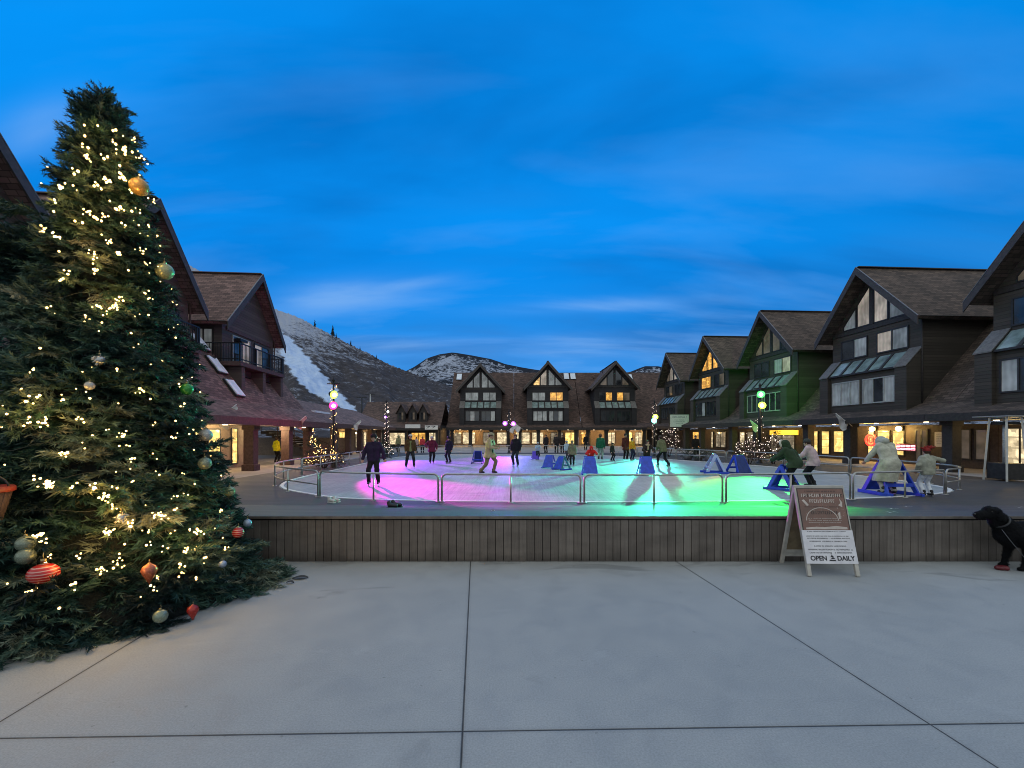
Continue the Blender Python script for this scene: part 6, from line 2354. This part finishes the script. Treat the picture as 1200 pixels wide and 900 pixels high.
def make_street_things():
    rng = random.Random(21)
    # A-frame board
    e = empty('sandwich_board', (3.82, 5.33, 0), R(-1), 'white framed A-frame board reading OPEN DAILY under a brown poster, before the deck', 'sandwich board')
    wood = simple('whitewashed_wood', (.40, .38, .34), .6, var=.2)
    th = math.atan(.27 / 1.035)
    L = 1.07

    def leaf(name, sgn):
        b = MB()
        w = .305
        b.box(-w, -w + .045, -.016, .016, -L, 0)
        b.box(w - .045, w, -.016, .016, -L, 0)
        b.box(-w + .045, w - .045, -.0155, .0155, -.045, 0)
        b.box(-w + .045, w - .045, -.0155, .0155, -.92, -.875)
        if sgn > 0: b.box(-w + .045, w - .045, -.0155, .0155, -.97, -.925)
        o = b.build(name, wood, e, bevel=.004)
        o.location = (0, 0, 1.04)
        o.rotation_euler = (-th if sgn < 0 else th, 0, 0)
        return o
    fr = leaf('front_leaf', -1)
    bk = leaf('rear_leaf', 1)
    MB().box(-.26, .26, -.006, .008, -.874, -.046).build('panel', simple('plywood_back', (.16, .12, .07), .8), bk)
    MB().box(-.30, .30, -.022, .022, 1.02, 1.055).build('hinge_rail', wood, e, bevel=.004)
    t = NT('sign_white')
    n = t.noise(t.coord('Object'), 9, 4)
    t.set(Base_Color=t.ramp(n, [(.3, (.55, .54, .58)), (.7, (.68, .67, .70))]), Roughness=.45)
    MB().box(-.303, .303, -.024, -.0165, -.925, -.535).build('lower_panel', t.m, fr)
    t = NT('brown_poster')
    c = t.coord('Object')
    n = t.noise(c, 6, 5, .6, 1.2)
    n2 = t.noise(c, 26, 4, .6, .6)
    s = t.n('ShaderNodeSeparateXYZ')
    t.l(c, s.inputs[0])
    a = t.ramp(n, [(.3, (.13, .075, .058)), (.55, (.17, .085, .065)), (.75, (.24, .105, .085))])
    a = t.mix(t.ramp(n2, [(.60, 0.0), (.68, .55)]), a, (.34, .27, .23))
    t.set(Base_Color=a, Roughness=.4)
    MB().box(-.275, .275, -.022, -.0165, -.5345, -.035).build('poster', t.m, fr)
    MB().box(-.283, -.2755, -.0235, -.0165, -.5345, -.027).box(.2755, .283, -.0235, -.0165, -.5345, -.027).box(-.2754, .2754, -.0235, -.0165, -.0345, -.027).build('poster_border', simple('dark_border', (.03, .02, .02), .5), fr)
    ink = simple('black_ink', (.012, .011, .015), .5, bump=0, var=.1)
    pale = simple('cream_ink', (.46, .40, .36), .5, bump=0, var=.1)
    dk = simple('dark_brown_ink', (.035, .022, .02), .5, bump=0, var=.1)
    b = MB()
    for z, h, x0, x1 in ((-.545, .010, -.24, .22), (-.60, .011, -.26, .25), (-.625, .014, -.25, .25), (-.66, .014, -.23, .22), (-.715, .014, -.19, .19), (-.755, .016, -.26, .26), (-.793, .014, -.25, .25)):
        strokes(b, x0, x1, z - h, h, rng, -.0252)
    b.build('small_print', ink, fr)
    for body, x in (('OPEN', -.155), ('DAILY', .165)):
        text(body, fr, ink, .075, (x, -.0255, -.865), (R(90), 0, 0), 'lettering', sx=1.0, ext=.0006, bold=.0022)
    # small crest between the words: a peak with a banner
    b = MB()
    b.prism([(-.035, -.0252, -.895), (.045, -.0252, -.895), (.04, -.0252, -.88), (-.03, -.0252, -.88)], (0, -.001, 0))
    b.prism([(-.022, -.0252, -.875), (.04, -.0252, -.868), (.012, -.0252, -.85)], (0, -.001, 0))
    b.prism([(-.015, -.0252, -.848), (.03, -.0252, -.852), (.004, -.0252, -.822)], (0, -.001, 0))
    b.ball((0, -.0256, -.812), .006, 8, 6, (1, .1, 1))
    b.build('emblem', ink, fr)
    b, b2 = MB(), MB()
    strokes(b2, -.19, .19, -.075, .018, rng, -.0232)
    strokes(b, -.24, .24, -.135, .040, rng, -.0232, gap=.06)
    strokes(b2, -.235, .245, -.139, .040, rng, -.0228, gap=.06)
    strokes(b, -.15, .16, -.205, .040, rng, -.0232, gap=.06)
    strokes(b2, -.22, .2, -.262, .012, rng, -.0232)
    strokes(b2, -.15, .16, -.345, .035, rng, -.0232, gap=.08)
    for z in (-.40, -.425, -.45):
        strokes(b, -.2, .2, z, .010, rng, -.0232)
    # pale swooping shapes of the poster art
    for pts in (((-.245, -.175), (-.215, -.165), (-.165, -.235), (-.19, -.245)), ((.215, -.15), (.245, -.20), (.235, -.26), (.19, -.235), (.222, -.21)),
                ((.17, -.33), (.2, -.315), (.19, -.40), (.172, -.40)), ((-.245, -.505), (-.12, -.495), (-.02, -.50), (.12, -.485), (.25, -.50), (.25, -.525), (-.245, -.525))):
        b.prism([(x, -.0231, z) for x, z in pts], (0, -.0012, 0))
    for k in range(14):
        a0, a1 = math.pi * k / 14, math.pi * (k + 1) / 14
        f = lambda a, r: (-.03 + r * 1.25 * math.cos(a), -.0231, -.42 + r * math.sin(a))
        b.prism([f(a0, .150), f(a1, .150), f(a1, .158), f(a0, .158)], (0, -.0012, 0))
    b.build('poster_print', pale, fr)
    b2.build('poster_lettering', dk, fr)

    # patio heater
    p = at(1178, 16.5, z=-.12)
    e = empty('patio_heater', p, 0, 'pale metal pyramid patio heater standing before the shop windows at the right edge', 'patio heater')
    alu = simple('brushed_heater_metal', (.42, .42, .40), .35, .5, var=.12)
    b = MB()
    MB().prism([(-.35, -.35, .06), (.35, -.35, .06), (.35, .35, .06), (-.35, .35, .06)], (0, 0, .62)).build('cabinet', simple('dark_heater_cabinet', (.035, .033, .032), .45, .4), e, bevel=.02)
    for sx in (-1, 1):
        for sy in (-1, 1):
            MB().bar((sx * .40, sy * .40, 0), (sx * .29, sy * .29, 2.42), .06, .06).build('leg', alu, e)
    MB().tube([(0, 0, .68), (0, 0, 2.15)], .075, 16).build('glass_tube', simple('smoky_glass', (.40, .41, .40), .1), e)
    MB().prism([(-.62, -.62, 2.46), (.62, -.62, 2.46), (.62, .62, 2.46), (-.62, .62, 2.46)], (0, 0, .035)).prism([(-.3, -.3, 2.42), (.3, -.3, 2.42), (.3, .3, 2.42), (-.3, .3, 2.42)], (0, 0, .039)).build('reflector', alu, e)
    MB().box(-.26, .26, -.26, .26, 2.16, 2.28).build('burner', M['black_metal'], e)

    # flags on slanting poles
    fw = simple('flag_cloth_white', (.66, .65, .65), .8, var=.2, scale=4)
    fp = simple('flag_cloth_pinkish', (.46, .33, .33), .8, var=.3, scale=4)
    fk = simple('flag_cloth_grey', (.42, .42, .44), .8, var=.4, scale=3)
    flags = [(263, 20.2, 488, 1, fw, 'white pointed flag on a slanting pole at the left arcade, nearest the big tree', 1.15),
             (351, 25.5, 495, 1, fp, 'pinkish flag on a slanting pole at the left arcade left of the pink spotlight', .8),
             (417, 36.0, 498, 1, fw, 'white flag on the left arcade right of the pink spotlight', .85),
             (989, 25.8, 494, -1, fk, 'grey and white flag on a slanting pole above the golden shop windows', 1.0),
             (886, 32.5, 499, -1, fp, 'pinkish flag on a slanting pole beside the green spotlight post', .9),
             (600, 59.0, 502, 1, fw, 'left white flag at the far end under the purple lights', 1.3),
             (607, 59.0, 500, -1, fw, 'right white flag at the far end under the purple lights', 1.5)]
    for px, d, py, sg, m, lab, s in flags:
        p = at(px, d, py=py)
        e = empty('flag', p, 0, lab, 'flag', 'flags on slanting poles along the walks')
        MB().tube([(-sg * .50 * s, 0, -.28 * s), (sg * .50 * s, 0, .50 * s)], .018, 6).build('flagpole', M['white_paint'], e)
        vs, fs = [], []
        nu, nv = 9, 8
        for i in range(nu + 1):
            u = i / nu
            x = sg * (.48 - .72 * u) * s
            top = .48 * s - u * .56 * s
            drop = (.12 + .62 * (1 - abs(u - .55) * 1.6)) * s
            for j in range(nv + 1):
                v = j / nv
                vs.append((x + .05 * s * math.sin(u * 9 + v * 2) * v, .07 * s * math.sin(u * 11 + v * 3) * (.3 + v), top - drop * v))
        for i in range(nu):
            for j in range(nv):
                a = i * (nv + 1) + j
                fs.append((a, a + 1, a + nv + 2, a + nv + 1))
        MB().add(vs, fs, True).build('cloth', m, e, fix=False)

    # white notice board
    p = at(796, 47.5, py=493)
    e = empty('sign_board', p, R(0), 'white rectangular notice board with grey lines of print above the right walk', 'sign board')
    MB().box(-1.05, 1.05, -.04, .04, -.68, .68).build('board', M['white_paint'], e)
    b = MB()
    b.box(-1.1, 1.1, -.06, .06, .682, .75).box(-1.1, 1.1, -.06, .06, -.75, -.682).box(-1.1, -1.052, -.06, .06, -.68, .68).box(1.052, 1.1, -.06, .06, -.68, .68)
    b.build('frame', M['frame_dark'], e)
    b = MB()
    for z, h, x0, x1 in ((.32, .16, -.75, .75), (.02, .10, -.5, .5), (-.16, .10, -.65, .65), (-.36, .10, -.4, .4)):
        strokes(b, x0, x1, z, h, rng, -.046)
    b.build('print', simple('grey_print', (.18, .20, .24), .5, bump=0), e)
    MB().bar((-.6, .06, .72), (-.6, .06, 1.2), .04, .04).bar((.6, .06, .72), (.6, .06, 1.2), .04, .04).bar((-.6, .06, 1.2), (2.2, .06, 1.2), .06, .06).build('bracket', M['black_metal'], e)
    # small hanging sign at far left
    p = at(505.5, 56.2, py=501)
    e = empty('hanging_sign', p, 0, 'small pale sign with grey marks under the three pointed dormers', 'sign')
    MB().box(-.85, .85, -.03, .03, -.27, .27).build('board', M['white_paint'], e)
    b = MB()
    for x in (-.55, .15):
        b.prism([(x - .15, -.034, -.18), (x + .4, -.034, .14), (x + .4, -.034, .2), (x - .15, -.034, .2), (x - .15, -.034, .14), (x + .2, -.034, .14)], (0, -.004, 0))
    b.build('marks', simple('sign_marks', (.05, .05, .06), .5, bump=0), e)
    MB().bar((-.6, 0, .27), (-.6, 0, .6), .03, .03).bar((.6, 0, .27), (.6, 0, .6), .03, .03).build('hanger', M['black_metal'], e)

    # signs in the right shop fronts
    def shopsign(px, w, z):
        return rrow(rs_of(px, w), w, ICE + z), -R(90) + RTH
    p, rz = shopsign(918, 2.1, 1.93)
    e = empty('shop_sign', p, rz, 'glowing yellow shop sign with dark letters behind the dark green coat', 'sign')
    MB().box(-1.7, 1.7, -.05, .05, -.2, .2).build('light_box', glow('yellow_sign', (1.0, .62, .06), 1.1), e)
    text('MZC', e, simple('sign_letters', (.03, .02, .01), .5, bump=0), .38, (-.7, -.056, -.01), (R(90), 0, 0), 'lettering', sx=1.2, bold=.006)
    lamp('sign_lamp', p + Vector((-.6, 0, .2)), 30, (1, .65, .15), .1)
    p, rz = shopsign(1021, 2.12, 1.42)
    e = empty('round_sign', p, rz, 'red round neon sign in the shop window left of the cream coat', 'sign')
    red = glow('red_neon', (1.0, .05, .04), 1.6)
    MB().tube([(.36 * math.cos(a), -.03, .36 * math.sin(a)) for a in [2 * math.pi * k / 24 for k in range(25)]], .07, 8).build('ring', red, e)
    MB().tube([(.12 * math.cos(a) , -.03, .20 * math.sin(a)) for a in [2 * math.pi * k / 16 for k in range(17)]], .035, 6).build('inner_mark', red, e)
    p, rz = shopsign(1062, 2.12, 1.0)
    e = empty('neon_sign', p, rz, 'red and pink neon strip sign in the shop window right of the cream coat', 'sign')
    MB().box(-.62, .62, -.02, .01, -.22, .22).build('backing', simple('neon_backing', (.10, .02, .03), .5), e)
    b = MB()
    for k in range(4):
        x = -.45 + .3 * k
        b.tube([(x - .12, -.05, .13), (x + .12, -.05, .13), (x + .12, -.05, .05), (x - .12, -.05, .05)], .022, 6).tube([(x - .12, -.05, -.05), (x + .12, -.05, -.05), (x + .12, -.05, -.13), (x - .12, -.05, -.13), (x - .12, -.05, -.05)], .022, 6)
    b.build('tube', glow('pink_neon', (1.0, .35, .45), 3.0), e)
    p, rz = shopsign(1102, 2.14, 1.52)
    e = empty('paper_notice', p, rz, 'white paper notice on the dark door right of the crested red hat', 'notice')
    MB().box(-.3, .3, -.012, 0, -.42, .42).build('sheet', M['white_paint'], e)
    b = MB()
    for k in range(6):
        strokes(b, -.2, .2, .24 - k * .1, .04, rng, -.0145)
    b.build('print', simple('notice_print', (.15, .15, .17), .5, bump=0), e)

    # things left on the deck
    def shoes(px, py, col, lab, rz, cat='shoes'):
        p = ondeck(px, py)
        e = empty('shoe_pair', p, R(rz), lab, cat)
        for k in (-1, 1):
            b = MB()
            limb(b, (k * .075, -.10, .05), (k * .075, .06, .055), .042, .045)
            limb(b, (k * .075, .06, .06), (k * .075, .085, .11), .045, .045)
            fuse(b, 'shoe', simple('shoe_%s_%d' % (cat, k), col, .5, bump=.1), e, .008, 2)
            MB().box(k * .075 - .04, k * .075 + .04, -.15, .115, .001, .018).build('sole', M['white_paint'] if col[0] > .2 else M['black_metal'], e)
    shoes(462, 594.5, (.010, .010, .013), 'black pair of shoes left on the deck near the front rail', 70)
    shoes(391, 588.5, (.50, .47, .44), 'pale pair of shoes on the deck by the left front rail', 60)
    for px, py, lab in ((1047, 596.5, 'left white paper scrap on the deck below the cream coat'), (1064, 594, 'right white paper scrap on the deck below the cream coat'), (1045, 601, 'white scrap nearest the edge of the deck, right of the A-frame board'), (1195, 595, 'white scrap on the deck at the right edge, behind the black dog'), (578, 599, 'tiny white scrap on the deck in the middle')):
        p = ondeck(px, py)
        k = .09 if px != 578 else .04
        tilt = -math.atan(.72 / 5.13)
        vs = []
        for i in range(4):
            for j in range(3):
                x, y = (i / 3 - .5) * k * 1.6, (j / 2 - .5) * k
                vs.append((x + rng.uniform(-.006, .006), y, .006 + y * math.tan(tilt) + .012 * abs(math.sin(i * 2.1 + j))))
        fs = [(i * 3 + j, i * 3 + j + 1, i * 3 + j + 4, i * 3 + j + 3) for i in range(3) for j in range(2)]
        o = MB().add(vs, fs).build('paper_scrap', M['white_paint'], fix=False)
        o.location = p
        tag(o, lab, 'paper', 'paper scraps on the deck')
    # leaves and a broken sprig by the tree
    for k, (px, py, lab) in enumerate(((335, 675, 'dark dry leaf on the pavement just right of the big tree'), (352, 678.5, 'dark dry leaf farther right of the big tree'), (340, 684, 'small dark leaf lying in front of the other two by the big tree'))):
        d = FPX * CAM_H / (py - HOR)
        L = .11 if k < 2 else .06
        vs, fs = [], []
        for i in range(9):
            u = i / 8
            w = L * .42 * math.sin(math.pi * min(1, u * .95 + .03)) ** .8
            for j in (-1, 0, 1):
                vs.append(((u - .5) * L * 1.6, j * w, .006 + .012 * abs(j) + .014 * math.sin(u * 3)))
        for i in range(8):
            for j in range(2):
                a = i * 3 + j
                fs.append((a, a + 1, a + 4, a + 3))
        o = MB().add(vs, fs, True).build('fallen_leaf', simple('dry_leaf', (.035, .035, .032), .7) if k == 0 else bpy.data.materials['dry_leaf'], fix=False)
        o.location = ((px - 600) / FPX * d, d, 0)
        o.rotation_euler = (0, 0, rng.uniform(-.5, .5))
        tag(o, lab, 'leaf', 'fallen leaves by the big tree')
    # snowy stairs beyond the left passage
    e = empty('staircase', (-17.2, 33.5, ICE), R(4), 'outdoor stairs with snow on the treads seen through the left arcade', 'stairs')
    b, sn = MB(), MB()
    for k in range(12):
        x = 2.6 - k * .42
        b.box(x - .42, x, 0, 3.0, 0 if k < 1 else .17 * k - .05, .17 * (k + 1))
        sn.box(x - .30, x - .02, .1 + .05 * (k % 3), 2.8 - .08 * (k % 2), .17 * (k + 1) + .002, .17 * (k + 1) + .045)
    b.build('steps', simple('dark_timber_steps', (.05, .04, .035), .8), e)
    sn.build('snow', M['snow'], e)
    r = MB()
    r.bar((2.7, -.02, 1.05), (-2.5, -.02, 3.15), .05, .05).bar((2.7, -.02, .65), (-2.5, -.02, 2.75), .04, .04)
    for k in range(5):
        x = 2.6 - k * 1.25
        r.bar((x, -.02, max(0, (2.6 - x) * .405)), (x, -.02, (2.7 - x) * .405 + 1.05), .05, .05)
    r.build('handrail', M['trim_left'], e)
    MB().box(-6.0, 3.2, 3.2, 3.5, 0, 1.5).build('side_wall', M['stucco'], e)
    # lift towers on the hillside
    for px, h, lab in ((434, 9, 'tall thin lift tower at the foot of the snowy hill'), (424, 8, 'second thin lift tower left of the pale one at the foot of the hill')):
        d = 150
        p = at(px, d, py=492)
        e = empty('lift_tower', p, 0, lab, 'lift tower', 'thin lift towers at the foot of the hill')
        MB().tube([(0, 0, -3), (0, 0, h)], [.35, .22], 8).build('mast', M['steel'] if px == 434 else M['black_metal'], e)
        MB().bar((-1.8, 0, h - .2), (1.8, 0, h - .2), .25, .3).build('cross_arm', M['black_metal'], e)


make_materials()
make_people()
make_dog()
make_world()
make_ground()
make_mountains()
make_buildings()
make_tree()
make_rink_things()
make_street_things()
